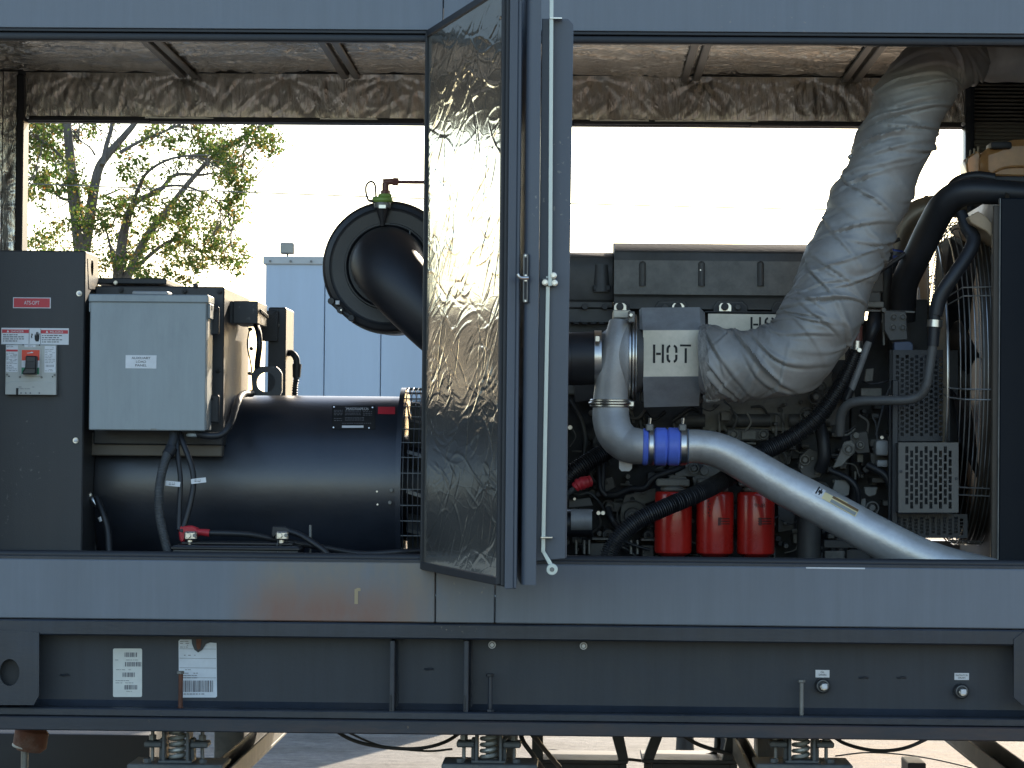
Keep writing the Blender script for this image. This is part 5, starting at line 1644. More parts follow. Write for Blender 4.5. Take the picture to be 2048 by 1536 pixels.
bosses = [(1265, 1032, .775, 23, 'engine', 'ring'), (1265, 1032, .77, 8, 'enginelite', ''), (1265, 998, .785, 4.5, 'ink', ''), (1288, 984, .775, 5.5, 'enginelite', ''),
          (1350, 966, .75, 6, 'enginelite', 'ring'), (1362, 965, .745, 5.5, 'enginelite', ''), (1402, 963, .745, 6, 'enginelite', 'ring'), (1418, 966, .745, 5, 'enginelite', 'ring'),
          (1388, 937, .785, 7, 'enginelite', 'ring'), (1409, 942, .785, 9, 'enginelite', ''), (1372, 930, .785, 4.5, 'enginelite', ''),
          (1610, 920, .765, 7, 'enginelite', 'ring'), (1643, 926, .765, 6, 'enginelite', 'ring'), (1625, 917, .77, 3.5, 'enginelite', ''), (1634, 946, .765, 4, 'enginelite', ''), (1604, 934, .77, 3, 'steeldark', ''),
          (1697, 899, .69, 7, 'enginelite', 'ring'), (1713, 871, .74, 6.5, 'enginelite', ''), (1721, 890, .74, 5, 'enginelite', 'ring'),
          (1745, 1016, .70, 9, 'enginelite', 'ring'), (1745, 1016, .69, 6, 'enginelite', ''), (1658, 980, .71, 3.5, 'steel', ''),
          (1216, 1070, .80, 12, 'engine', ''), (1216, 1070, .785, 4, 'ink', ''), (1297, 1071, .79, 11, 'engine', ''), (1297, 1070, .775, 4, 'ink', ''),
          (1632, 794, .80, 11, 'engine', 'ring'), (1632, 794, .78, 5, 'enginelite', ''), (1614, 829, .8, 10, 'engine', 'ring'), (1642, 775, .8, 8, 'engine', 'ring'),
          (1217, 1013, .80, 9, 'engine', 'ring'), (1752, 1108, .65, 12, 'engine', ''), (1149, 998, .64, 3, 'steel', ''), (1206, 1026, .70, 4.5, 'steel', ''), (1197, 1026, .70, 4.5, 'steel', ''),
          (1700, 1050, .74, 8, 'engine', ''), (1670, 1040, .76, 6, 'engine', ''), (1140, 855, .8, 5, 'steel', ''), (1700, 740, .77, 7, 'engine', ''), (1764, 875, .7, 4, 'steel', '')]
for x, y, Y, r_, m_, k in bosses:
    if k: MB().ring(P(x, y, Y), (0, 1, 0), r_ * 1.35 * S(Y), .0022, 24, 6).to('boss_ring', m_, en)
    MB().disc(x, y, Y - .006, Y + .05, r_ * (.75 if k else 1), 18).to('boss', m_, en)
# random small castings, pipes and bolts deep in the recess
rg = random.Random(91)
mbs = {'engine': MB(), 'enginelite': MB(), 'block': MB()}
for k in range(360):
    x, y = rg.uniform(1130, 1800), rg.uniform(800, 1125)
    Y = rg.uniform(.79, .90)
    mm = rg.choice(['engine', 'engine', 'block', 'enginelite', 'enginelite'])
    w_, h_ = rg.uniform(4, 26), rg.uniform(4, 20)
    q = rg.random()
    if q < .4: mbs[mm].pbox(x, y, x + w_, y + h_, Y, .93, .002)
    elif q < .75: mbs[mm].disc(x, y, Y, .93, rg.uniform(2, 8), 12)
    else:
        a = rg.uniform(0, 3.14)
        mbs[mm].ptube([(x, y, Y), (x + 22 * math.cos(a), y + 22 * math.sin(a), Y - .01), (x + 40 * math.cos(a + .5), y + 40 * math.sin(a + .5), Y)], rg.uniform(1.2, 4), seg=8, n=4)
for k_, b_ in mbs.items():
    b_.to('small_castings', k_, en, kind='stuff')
# starter motor and lower items
s_ = MB().ptube([(1128, 1048, .62), (1184, 1048, .62)], 26, seg=30, n=1).to('starter_motor', 'blackplastic', en)
MB().ptube([(1142, 1040, .598), (1184, 1040, .598)], 22, seg=24, n=1).to('starter_sleeve', 'shieldgray', s_)
MB().ptube([(1128, 1021, .6), (1186, 1021, .6)], 1.6, seg=8, n=1).to('starter_strap', 'steel', s_)
for x in (1152, 1168, 1178, 1262, 1275):
    MB().ptube([(x, 1080, .72), (x, 1108, .72)], 3, seg=10, n=1).to('drain_line', 'steeldark', en)
MB().pbox(1184, 1076, 1228, 1080, .72, .9, .001).to('pan_rail', 'enginelite', en)
MB().pbox(1282, 1078, 1312, 1082, .72, .9, .001).to('pan_rail', 'enginelite', en)
MB().ptube([(1618, 1010, .74), (1618, 1140, .74)], 24, seg=26, n=1).to('oil_tube', 'engine', en)
MB().ptube([(1765, 897, .68), (1790, 897, .68)], 16, seg=20, n=1)
MB().pbox(1751, 880, 1778, 912, .68, .75, .010).to('solenoid', 'shieldgray', en)
MB().pbox(1754, 920, 1776, 934, .69, .75, .005).to('solenoid', 'shieldgray', en)
# lines and small hoses on the engine
for pts, r_, m_ in (
    ([(1290, 823, .8), (1300, 835, .78), (1312, 838, .78), (1330, 824, .8)], 3.5, 'rubber'), ([(1345, 842, .8), (1362, 830, .8), (1380, 818, .8), (1396, 822, .82)], 4.5, 'rubber'),
    ([(1140, 800, .82), (1162, 840, .8), (1170, 880, .8), (1168, 910, .8)], 5, 'engine'), ([(1185, 905, .74), (1196, 935, .72), (1200, 975, .70), (1212, 992, .70)], 5.5, 'rubber'),
    ([(1205, 900, .75), (1205, 950, .73), (1206, 985, .72), (1228, 990, .71), (1262, 978, .70), (1290, 976, .68), (1310, 955, .67), (1350, 940, .68), (1366, 932, .7)], 6.5, 'rubber'),
    ([(1135, 985, .7), (1155, 990, .68), (1178, 986, .68), (1195, 1000, .68), (1207, 1018, .7)], 3.2, 'stand'), ([(1215, 1016, .7), (1224, 1040, .68), (1240, 1062, .7)], 7, 'rubber'),
    ([(1236, 1090, .74), (1262, 1104, .74), (1280, 1125, .74)], 5, 'rubber'), ([(1640, 850, .74), (1646, 880, .72), (1648, 915, .72), (1640, 940, .74)], 13, 'rubber'),
    ([(1690, 770, .7), (1684, 790, .7)], 5, 'steeldark'), ([(1745, 835, .7), (1752, 850, .7), (1756, 900, .7)], 1.8, 'conduit'),
    ([(1806, 710, .58), (1796, 745, .6), (1775, 785, .62), (1762, 830, .64), (1752, 870, .66)], 2.2, 'conduit'), ([(1725, 762, .7), (1740, 768, .68), (1765, 765, .68), (1790, 755, .66)], 2.4, 'rubber'),
    ([(1660, 940, .72), (1700, 960, .70), (1716, 985, .70), (1715, 1020, .72)], 6, 'rubber'), ([(1735, 930, .72), (1770, 950, .70), (1784, 980, .70)], 8, 'rubber'),
    ([(1230, 1065, .72), (1255, 1085, .70), (1300, 1100, .7)], 3, 'rubber'), ([(1700, 480, .8), (1740, 500, .74), (1800, 478, .72)], 4, 'rubber')):
    MB().ptube(pts, r_, seg=12, n=7).to('engine_line', m_, en)
# top right castings beside the radiator
MB().pbox(1740, 530, 1768, 585, .74, .95, .004).to('thermostat_housing', 'engine', en)
MB().pbox(1728, 583, 1762, 605, .70, .9, .004).to('housing_block', 'engine', en)
MB().pbox(1712, 603, 1768, 615, .68, .92, .003).to('housing_ledge', 'enginelite', en)
MB().pbox(1762, 500, 1786, 640, .80, .98, .006).to('pump_or_gap_fill', 'blackplastic', en)
for x, y in ((1732, 533), (1757, 510)):
    MB().disc(x, y, .7, .74, 5, 8).to('fitting', 'steel', en)
MB().pprism([(1768, 620), (1812, 622), (1814, 650), (1816, 680), (1780, 682), (1768, 660)], .60, .616, .003).to('valve_block', 'engine', en)
for x, y in ((1788, 634), (1806, 634), (1787, 655), (1806, 655)):
    MB().ring(P(x, y, .597), (0, 1, 0), 6 * S(.6), .0016, 18, 6).to('valve_ring', 'enginelite', en)
    MB().disc(x, y, .59, .60, 4.5, 12).to('valve_bolt', 'engine', en)
MB().pprism([(1788, 684), (1820, 683), (1826, 688), (1827, 702), (1820, 707), (1792, 706), (1788, 700)], .57, .62, .002).to('connector_cap', mat('slate blue plastic', (.05, .07, .12), .5), en)
for pts in ([(1700, 618), (1830, 622), (1830, 626), (1700, 622)], [(1764, 626), (1768, 626), (1770, 690), (1766, 690)], [(1740, 640), (1800, 644), (1800, 647), (1740, 643)]):
    MB().pprism(pts, .63, .65, .001).to('casting_rib', 'enginelite', en)
MB().pbox(1784, 598, 1856, 705, .84, .95, .006).to('pump_or_gap_fill', 'engine', en)  # box added to fill the bright gap between valve block and hose
MB().disc(1718, 638, .62, .70, 12, 24).to('cap_boss', 'enginelite', en)
MB().disc(1718, 638, .612, .62, 9, 24).to('cap_face', 'engine', en)
MB().disc(1727, 620, .61, .66, 4.5, 12).to('boss', 'enginelite', en)
MB().disc(1768, 620, .6, .66, 4.5, 12).to('boss', 'enginelite', en)
MB().ptube([(1750, 628, .66), (1747, 650, .63), (1742, 668, .62), (1735, 690, .63)], [14, 15, 12, 9], seg=16, n=5).to('coolant_elbow', 'rubber', en)
MB().ptube([(1738, 682, .62), (1700, 785, .66)], 7.5, seg=14, n=1).to('coolant_tube', 'shieldgray', en)
MB().ptube([(1702, 776, .66), (1692, 800, .66)], 9.5, seg=14, n=2).to('tube_cuff', 'rubber', en)
# second heat shield behind the wrapped pipe
hs = MB().pprism([(1416, 627), (1690, 630), (1690, 720), (1416, 715)], .66, .665, .0008).to('rear_heat_shield', 'stainless', en)
MB().pbox(1410, 623, 1690, 626, .655, .72, .001).to('shield_flange', 'stand', en)

# exhaust manifold bit behind and the fly wheel side plate closing the view
MB().pbox(1128, 640, 1290, 720, .90, .94, .004).to('manifold_shield', 'engine', en)


def stencil(letters, x, y, hgt, wid, gap, Y, st, parent):
    """stencil capitals as seen on the shields"""
    mb = MB()
    for ch in letters:
        if ch == 'H':
            mb.pbox(x, y, x + st, y + hgt, Y, Y + .0008, 0); mb.pbox(x + wid - st, y, x + wid, y + hgt, Y, Y + .0008, 0)
            mb.pbox(x + st * 1.35, y + hgt * .44, x + wid - st * 1.35, y + hgt * .57, Y, Y + .0008, 0)
        elif ch == 'T':
            mb.pbox(x, y, x + wid, y + st * .85, Y, Y + .0008, 0)
            mb.pbox(x + wid / 2 - st / 2 + .5, y + st * 1.6, x + wid / 2 + st / 2 + .5, y + hgt, Y, Y + .0008, 0)
        elif ch == 'O':
            cx, cy, rr_ = x + wid / 2, y + hgt / 2, wid * .42
            for sx_ in (-1, 1):
                for sy_ in (-1, 1):
                    path = [(wid / 2, 1.8), (wid / 2, hgt / 2 - rr_)] + [(wid / 2 - rr_ + rr_ * math.cos(R(q)), hgt / 2 - rr_ + rr_ * math.sin(R(q))) for q in (20, 40, 60, 75)] 
                    path2 = [(wid / 2 - st, 1.8), (wid / 2 - st, hgt / 2 - rr_)] + [(wid / 2 - rr_ + (rr_ - st) * math.cos(R(q)), hgt / 2 - rr_ + (rr_ - st) * math.sin(R(q))) for q in (20, 40, 60, 75)]
                    for i in range(len(path) - 1):
                        mb.pprism([(cx + sx_ * p_[0], cy + sy_ * p_[1]) for p_ in (path[i], path[i + 1], path2[i + 1], path2[i])], Y, Y + .0008)
        x += wid + gap
    return mb.to('stencil_lettering', 'ink', parent)


stencil('HOT', 1501, 634, 30, 21, 7, .6585, 4, hs)

# ================================================================== TURBOCHARGER
tb_ = thing('turbocharger', 'cast aluminium turbocharger with an eight sided heat shield stencilled HOT', 'turbocharger', P(1280, 800, .5))
Yt = .50
sT = S(Yt)
c0 = P(1236, 716, Yt)
MB().lathe(P(1203, 716, Yt), (1, 0, 0), [(0, 50 * sT), (.004, 52 * sT), (8 * sT, 56 * sT), (22 * sT, 72 * sT), (34 * sT, 82 * sT), (48 * sT, 86 * sT), (58 * sT, 85 * sT), (60 * sT, 80 * sT)], 56).to('compressor_housing', 'alu', tb_)
MB().ptube([(1240, 645, .44), (1233, 690, .42), (1226, 740, .42), (1221, 800, .43)], [22, 27, 32, 35], seg=32, n=8).to('volute', 'alu', tb_)
MB().pbox(1226, 620, 1262, 636, .44, .6, .003).to('turbo_bracket', 'stainless', tb_)
for x0, x1, r_ in ((1256, 1262, 88), (1262.5, 1268, 91), (1268.5, 1273, 87)):
    MB().lathe(P(x0, 716, Yt), (1, 0, 0), [(0, (r_ - 3) * sT), (.002, r_ * sT), ((x1 - x0) * sT - .002, r_ * sT), ((x1 - x0) * sT, (r_ - 3) * sT)], 56).to('v_band', 'steel', tb_)
MB().pbox(1256, 622, 1270, 645, .36, .42, .003).to('band_bolt_block', 'steeldark', tb_)
MB().disc(1262, 630, .345, .36, 4.5, 12, .3).to('band_bolt', 'steel', tb_)
MB().lathe(P(1274, 716, Yt), (1, 0, 0), [(0, 70 * sT), (12 * sT, 66 * sT)], 40).to('centre_housing', 'engine', tb_)
# octagonal shield
Ys = .42


def shield_face(poly, Y0s, name, m):
    vs_ = [P(x, y, Y) for (x, y), Y in zip(poly, Y0s)]
    n_ = (vs_[1] - vs_[0]).cross(vs_[2] - vs_[0]).normalized()
    if n_.y > 0: n_ = -n_
    return MB().prism(vs_, -n_ * .003, .0006).to(name, m, tb_)


f1 = shield_face([(1286, 660.5), (1402, 660), (1402, 752.5), (1286, 753.5)], [Ys] * 4, 'shield_front', 'stainless')
shield_face([(1283, 615), (1399, 614), (1402, 659.5), (1285.5, 660)], [Ys + .075, Ys + .075, Ys, Ys], 'shield_upper', 'shieldgray')  # slanted facets use a greyer metal than the front plate
shield_face([(1285.5, 754), (1402, 753), (1398, 812), (1288, 815)], [Ys, Ys, Ys + .06, Ys + .06], 'shield_lower', 'shieldgray')
shield_face([(1278, 620), (1283, 615), (1285.5, 660), (1279, 658)], [Ys + .08, Ys + .075, Ys, Ys + .02], 'shield_cheek', 'shieldgray')
shield_face([(1399, 614), (1410, 626), (1411, 668), (1402, 660)], [Ys + .075, Ys + .11, Ys + .05, Ys], 'shield_cheek', 'shieldgray')
shield_face([(1402, 661), (1412, 669), (1410, 745), (1402, 753)], [Ys, Ys + .05, Ys + .05, Ys], 'shield_cheek', 'shieldgray')
shield_face([(1402, 753.5), (1410, 746), (1408, 790), (1398, 812)], [Ys, Ys + .05, Ys + .09, Ys + .06], 'shield_cheek', 'shieldgray')
MB().pbox(1281, 622, 1407, 806, Ys + .09, Ys + .20, .006).to('turbine_housing', 'engine', tb_)
stencil('HOT', 1306, 689, 37, 22, 5, Ys - .0014, 4.6, f1)

# ================================================================== CHARGE AIR PIPE
cp_ = thing('charge_air_pipe', 'silver charge air pipe with blue coupler running down to the radiator foot', 'air pipe', P(1600, 1130, .3))
Yp = .42
MB().ptube([(1222, 812, Yp), (1222, 838, Yp - .01), (1230, 866, Yp - .03), (1250, 886, Yp - .04), (1272, 892, Yp - .05), (1292, 893.5, Yp - .05)], [36, 37, 37, 36.5, 36, 35], seg=36, n=9).to('outlet_elbow', 'alu', cp_)
for y, r_ in ((801, 41), (806.5, 44), (812, 41)):
    MB().cyl(P(1221, y + 2.5, Yp), (0, 0, 1), 5 * S(Yp), r_ * S(Yp), 40).to('v_band', 'steel', cp_)
MB().pbox(1256, 802, 1269, 814, Yp - .02, Yp + .02, .003).to('band_bolt', 'steel', cp_)
MB().pprism([(1238, 918), (1265, 926), (1264, 937), (1259, 943), (1243, 943), (1238, 937)], Yp - .03, Yp - .015, .001).to('cast_tab', 'alu', cp_)
Yq2 = Yp - .05
for a, b, r_, m_, nm in ((1284, 1296, 37, 'blue', 'silicone_hose'), (1309, 1333, 38, 'blue', 'silicone_hose'), (1335, 1359, 38, 'blue', 'silicone_hose'), (1296, 1309, 37.5, 'steel', 'hose_clamp'), (1359, 1375, 37, 'steel', 'hose_clamp')):
    MB().lathe(P(a, 893.5 if a < 1300 else 893, Yq2), (1, 0, -.0095), [(0, (r_ - 2.5) * S(Yq2)), (3 * S(Yq2), r_ * S(Yq2)), ((b - a - 3) * S(Yq2), r_ * S(Yq2)), ((b - a) * S(Yq2), (r_ - 2.5) * S(Yq2))], 44).to(nm, m_, cp_)
MB().lathe(P(1328, 893, Yq2), (1, 0, -.0095), [(0, 34 * S(Yq2)), (10 * S(Yq2), 34 * S(Yq2))], 40).to('hose_core', 'blue', cp_)
for x in (1282, 1374):
    MB().lathe(P(x, 893, Yq2), (1, 0, 0), [(0, 35 * S(Yq2)), (3 * S(Yq2), 35.6 * S(Yq2))], 40).to('hose_lip', mat('grey blue hose lip', (.12, .15, .2), .5), cp_)
for x in (1300, 1366):
    s__ = MB().ptube([(x - 1, 852, Yq2 - .02), (x + .5, 836, Yq2 - .02)], 3, seg=8, n=1).to('clamp_screw', 'steel', cp_)
    MB().pbox(x - 8, 848, x + 7, 862, Yq2 - .035, Yq2 - .0, .003).to('clamp_housing', 'steeldark', cp_)
ppts = [(1370, 893, Yq2), (1400, 893, Yq2), (1440, 902, Yq2), (1490, 927, Yq2), (1560, 968, Yq2 - .01), (1650, 1016, Yq2 - .02), (1750, 1071, Yq2 - .04), (1830, 1111, Yq2 - .05), (1900, 1136, Yq2 - .05), (1990, 1158, Yq2 - .05)]
MB().ptube(ppts, [33.5, 33.5, 35, 37, 38.5, 39.5, 40, 40, 40, 40], seg=44, n=10).to('pipe_body', 'pipe', cp_)
# yellowed warning sticker wrapped on the pipe
a_, b_ = P(1650, 1016, Yq2 - .02), P(1750, 1071, Yq2 - .04)
axd = (b_ - a_).normalized()
up_ = Vector((0, 0, 1)); up_ = (up_ - axd * up_.dot(axd)).normalized(); fr_ = axd.cross(up_)
if fr_.y > 0: fr_ = -fr_
c1 = P(1616, 998, Yq2 - .016); rp = 37.8 * S(Yq2)


def on_pipe(s0, s1, t0, t1, lift, n=6):
    vs_, fs_ = [], []
    for i in range(n + 1):
        th = t0 + (t1 - t0) * i / n
        dv_ = fr_ * math.cos(th) + up_ * math.sin(th)
        for s__ in (s0, s1):
            vs_.append(c1 + axd * s__ + dv_ * (rp + lift))
        if i: fs_.append((2 * i - 2, 2 * i - 1, 2 * i + 1, 2 * i))
    return MB().add(vs_, fs_)


k_ = S(Yq2)
stk = on_pipe(20 * k_, 100 * k_, .42, 1.10, .0012).to('pipe_sticker', mat('cream sticker', (.78, .66, .36), .5), cp_)
on_pipe(42 * k_, 99 * k_, .74, .92, .0018).to('sticker_bar', mat('brown sticker bar', (.2, .12, .05), .5), stk)
on_pipe(42 * k_, 98 * k_, .46, .66, .0018).to('sticker_text_block', mat('faded print', (.3, .31, .29), .5), stk)
on_pipe(2 * k_, 24 * k_, .38, 1.12, .0015).to('sticker_square', 'white', stk)
on_pipe(8 * k_, 11 * k_, .48, 1.02, .0022).to('sticker_symbol', 'ink', stk)
on_pipe(12 * k_, 20 * k_, .62, .80, .0022).to('sticker_symbol', 'ink', stk)
on_pipe(15 * k_, 17.5 * k_, .50, .94, .0022).to('sticker_symbol', 'ink', stk)

# ================================================================== OIL FILTERS
for i, (x0, x1, lb) in enumerate(((1309.5, 1383.5, 'leftmost of the three red spin on filters, mostly crossed by the corrugated hose'), (1392.5, 1467, 'middle red spin on filter with smudged black print'), (1474, 1549, 'rightmost red spin on filter with black numbers on its side'))):
    Y = .60
    cx = (x0 + x1) / 2
    r_ = (x1 - x0) / 2 * S(Y)
    q = P(cx, 1120, Y + r_)
    t_ = thing('oil_filter', lb, 'oil filter', (P(cx, 1050, Y + r_).x, Y + r_, q.z), 'three red spin on oil filters')
    zt_ = P(cx, 983 + i * .5, Y + r_).z; zb_ = ZD + .012
    r_ = (x1 - x0) / 2 * S(Y + r_)
    xx = P(cx, 1050, Y + r_).x
    MB().lathe((xx, Y + r_, zb_), (0, 0, 1), [(0, r_ * .6), (.012, r_ * .97), (.02, r_), (zt_ - zb_ - .012, r_), (zt_ - zb_ - .004, r_ * .97), (zt_ - zb_, r_ * .9)], 48).to('can', 'red', t_)
    MB().cyl((xx, Y + r_, zt_ + .001), (0, 0, 1), .014, r_ * .7, 24).to('neck', 'enginelite', t_)
    hm = MB().pbox(x0 + 4, 958, x1 - 4, 973, Y + .02, Y + .2, .004).to('filter_head', 'enginelite', t_)
    def fl(s_, px, py, h, w_, m_='ink'):
        o_ = text(s_, px, py, Y, h, m_, t_, wpx=w_)
        for v in o_.data.vertices:
            dx = v.co.x - xx
            v.co.y = Y + r_ - math.sqrt(max(0, (r_ + .0008) ** 2 - dx * dx))
    def patch(pa, pb, ya, yb, m_, nm, lf=.0008):
        vs_, fs_ = [], []
        for k in range(9):
            x_ = P(pa + (pb - pa) * k / 8, ya, Y + .01).x - xx
            yy = Y + r_ - math.sqrt(max(0, (r_ + lf) ** 2 - x_ * x_))
            vs_ += [(xx + x_, yy, P(cx, ya, Y).z), (xx + x_, yy, P(cx, yb, Y).z)]
            if k: fs_.append((2 * k - 2, 2 * k - 1, 2 * k + 1, 2 * k))
        MB().add(vs_, fs_).to(nm, m_, t_)
    MB().pprism([(x0 + 6, 1113), (x0 + 20 + 9 * i, 1111), (x0 + 26 + 7 * i, 1116.5), (x0 + 5, 1116.5)], Y - .0, Y + .001).to('drip', 'redrubber', t_) if False else None
    faded = M.setdefault('fadedprint', mat('faded print on red', (.10, .015, .012), .5))
    if i == 2:
        fl('9N8', cx + 8, 1011, 8, 21, faded.name if False else 'fadedprint')
    if i == 1:
        for k, (yy, ww) in enumerate(((1000, 12), (1006, 10), (1012, 12), (1018, 9), (1024, 7), (1030, 8))):
            patch(cx - 14 + (k % 2) * 2, cx - 11 + (k % 2) * 2, yy, yy + 3.5, 'fadedprint', 'date_print')
    if i:
        for k in range(3):
            patch(cx + (4 if i == 2 else 8), cx + (34 if i == 2 else 32) - 2, 1036 + k * 5.2, 1038.6 + k * 5.2, 'fadedprint', 'maker_print')
        patch(cx + 6, cx + 12, 1035, 1051, 'fadedprint', 'maker_print', .0009)

# ================================================================== HOSES
hz = thing('corrugated_hose', 'long black corrugated hose rising from the sill to a red coupler beside the wrapped pipe', 'hose', P(1400, 1000, .3))
MB().corr([(1205, 1140, .33), (1222, 1098, .33), (1243, 1068, .33), (1278, 1040, .34), (1330, 1015, .36), (1400, 985, .42), (1455, 955, .50), (1520, 908, .56), (1580, 877, .58), (1632, 838, .58), (1672, 785, .58), (1696, 740, .58), (1712, 702, .58)], [17, 17, 17.5, 18, 18, 18.5, 18.5, 18.5, 18.5, 18, 16, 14, 13], .0068, .10, 18).to('hose_body', 'rubber', hz)
MB().ptube([(1713, 694, .58), (1714, 652, .59)], 11.5, seg=18, n=2).to('red_coupler', 'brownhose', hz)
MB().ptube([(1712, 700, .58), (1713, 682, .58)], 12.4, seg=18, n=1).to('hose_clamp', 'steel', hz)
MB().disc(1719, 700, .545, .57, 5, 12).to('clamp_screw', 'steel', hz)
h2 = MB().corr([(1120, 985, .62), (1142, 950, .62), (1175, 925, .63), (1212, 903, .66), (1260, 880, .72)], 18, .0068, .10, 18).to('corrugated_hose', 'rubber')
tag(h2, 'short length of corrugated hose behind the silver elbow at the door edge', 'hose')
rbt = thing('starter_cable', 'cable with a red rubber boot at the door edge above the starter', 'cable', P(1160, 980, .56))
MB().ptube([(1149, 976, .56), (1156, 970, .56), (1166, 966, .56), (1180, 962, .57)], [9, 12, 13, 11], seg=16, n=4, shape=lambda l, t, a, r: r * (1 + .10 * math.sin(l * 500))).to('red_boot', 'redrubber', rbt)
MB().ptube([(1151, 975, .56), (1138, 985, .56), (1124, 1000, .57)], 6, seg=12, n=4).to('sheath', 'stand', rbt)
# big upper radiator hose and the slimmer hoses
h3 = MB().ptube([(1806, 640, .72), (1807, 600, .70), (1812, 560, .66), (1838, 505, .60), (1862, 455, .55), (1885, 415, .50), (1910, 392, .47), (1940, 383, .45), (1990, 384, .44), (2060, 388, .44), (2120, 390, .44)], [25, 26, 27, 28, 28.5, 29, 28, 27, 25, 24, 24], seg=28, n=9).to('radiator_hose', 'rubber')
tag(h3, 'fat black radiator hose arching over to the top of the radiator', 'hose')
t_ = thing('coolant_hose', 'slim black hose with a silver clamp bending along in front of the fan guard', 'hose', P(1860, 700, .4))
MB().ptube([(1922, 425, .46), (1934, 455, .44), (1947, 478, .42), (1938, 505, .40), (1905, 555, .38), (1880, 595, .38), (1871, 630, .38)], [11, 14, 15, 14, 14, 15, 14], seg=20, n=8).to('upper_hose', 'rubber', t_)
MB().ptube([(1870, 640, .38), (1869, 654, .38)], 15.5, seg=22, n=1).to('hose_clamp', 'steel', t_)
MB().ptube([(1870, 628, .38), (1866, 692, .38)], 11.5, seg=20, n=1).to('joint', 'rubber', t_)
MB().ptube([(1866, 688, .38), (1860, 730, .38), (1853, 770, .38), (1838, 792, .39), (1812, 800, .40), (1760, 801, .42), (1715, 803, .44), (1693, 812, .46), (1682, 832, .48), (1680, 870, .50)], 9.5, seg=18, n=8).to('lower_pipe', 'engine', t_)
t_ = thing('upper_air_duct', 'dull metal elbow duct with a blue coupler between the wrapped pipe and radiator', 'duct', P(1830, 430, .9))
MB().ptube([(1790, 500, .95), (1794, 478, .95), (1808, 448, .95), (1835, 425, .95), (1870, 415, .95), (1930, 408, .95)], 25, seg=28, n=8).to('duct_body', 'brass', t_)
MB().ptube([(1787, 522, .95), (1791, 488, .95)], 22, seg=28, n=1).to('blue_coupler', 'blue', t_)
MB().ptube([(1788, 512, .95), (1789, 504, .95)], 23.5, seg=28, n=1).to('band_clamp', 'steeldark', t_)
MB().ptube([(1855, 418, .95), (1862, 416, .95)], 27, seg=28, n=1).to('band_clamp', 'brass', t_)
MB().ptube([(1780, 560, .93), (1787, 522, .95)], 19, seg=28, n=1).to('duct_foot', 'rubber', t_)
t_ = MB().ptube([(1735, 590, .66), (1745, 556, .62), (1775, 532, .60), (1812, 507, .60)], 5, seg=12, n=6).to('vent_hose', 'rubber')
tag(t_, 'thin black hose slanting between the wrapped pipe and the fat radiator hose', 'hose')

# ================================================================== WRAPPED EXHAUST PIPE
ex = thing('wrapped_exhaust_pipe', 'thick exhaust pipe lagged in silver cloth bending up from the turbo to the roof', 'exhaust pipe', P(1560, 790, .4))
epts = [(1412, 723, .44), (1440, 726, .43), (1490, 729, .42), (1545, 724, .41), (1590, 703, .40), (1623, 664, .40), (1648, 620, .40), (1666, 575, .41), (1695, 505, .42), (1730, 425, .43), (1768, 338, .44), (1800, 258, .45), (1828, 195, .46), (1856, 150, .48), (1895, 124, .52), (1940, 112, .58)]
erad = [68, 68, 69, 72, 76, 77, 75, 75, 74, 72, 72, 72, 72, 70, 64, 54]
ep, er = [], []
EW = [P(*p) for p in epts]
rgw = np.random.RandomState(8)
folds = []
for k in range(120):
    folds.append((rgw.uniform(0, 1), rgw.uniform(0, 6.28), rgw.uniform(.6, 1.3), rgw.uniform(.0035, .0085), rgw.choice([-1, 1, 1]) * rgw.uniform(.02, .09), rgw.uniform(.006, .012)))
Ltot = sum((EW[i + 1] - EW[i]).length for i in range(len(EW) - 1))


def cloth(l, t, a, r):
    h = sum(.0035 / (1 + math.exp(min(60, -(l - q_ * Ltot - .035 * math.cos(a - 1.0)) / .0012))) * math.exp(-max(0, l - q_ * Ltot - .035 * math.cos(a - 1.0)) / .08) for q_ in (.10, .23, .36, .49, .62, .75, .88))
    h += .004 * math.sin(l * 34 + 1.3 * math.sin(a)) + .003 * math.sin(l * 71 + 2 * math.sin(a + 1)) * math.cos(a * 2)
    for (s0, a0, wa, am, sl_, wd) in folds:
        da = (a - a0 + math.pi) % (2 * math.pi) - math.pi
        if abs(da) > wa * 1.8: continue
        ds = (l - s0 * Ltot) - sl_ * da - .012 * math.sin(da * 2)
        g = math.exp(-(da / wa) ** 2)
        # a soft roll with a sharp crease below it
        h += am * g * (math.exp(-(ds / wd) ** 2) - 1.15 * math.exp(-((ds + wd * 1.05) / (wd * .35)) ** 2))
    return r + h


MB().tube(EW, [r_ * S(p[2]) for r_, p in zip(erad, epts)], seg=110, n=22, shape=cloth).to('cloth_lagging', 'wrap', ex, angle=60)
MB().ptube([(1905, 118, .53), (1960, 116, .60), (2010, 118, .62), (2060, 118, .64), (2140, 118, .66)], [50, 46, 46, 46, 46], seg=64, n=16, shape=lambda l, t, a, r: r + .002 * math.sin(l * 60 + 2 * math.sin(a)) + .0015 * math.sin(a * 5 + l * 30)).to('cloth_sleeve', mat('brightened fibreglass cloth', (.52, .50, .47), .6, metal=.1, var=.1, scale=9, bump=.5, bscale=40, dirt=(.35, .33, .3), dirt_amt=.5), ex)  # same cloth painted lighter, standing for brighter light on this run
cf = MB().ptube([(1404, 728, .44), (1416, 727, .44), (1434, 724, .43)], [74, 78, 76], seg=64, n=6, shape=lambda l, t, a, r: r + .0016 * math.sin(a * 9) + .0012 * math.sin(l * 900)).to('woven_cuff', 'cuff', ex)
MB().pprism([(1405, 790), (1436, 786), (1441, 802), (1412, 806)], .40, .44, .004).to('cuff_tail', 'cuff', ex)
MB().pprism([(1448, 730), (1451, 719), (1460, 721), (1457, 732)], .330, .333, .0005).to('tie_tag', 'white', ex)
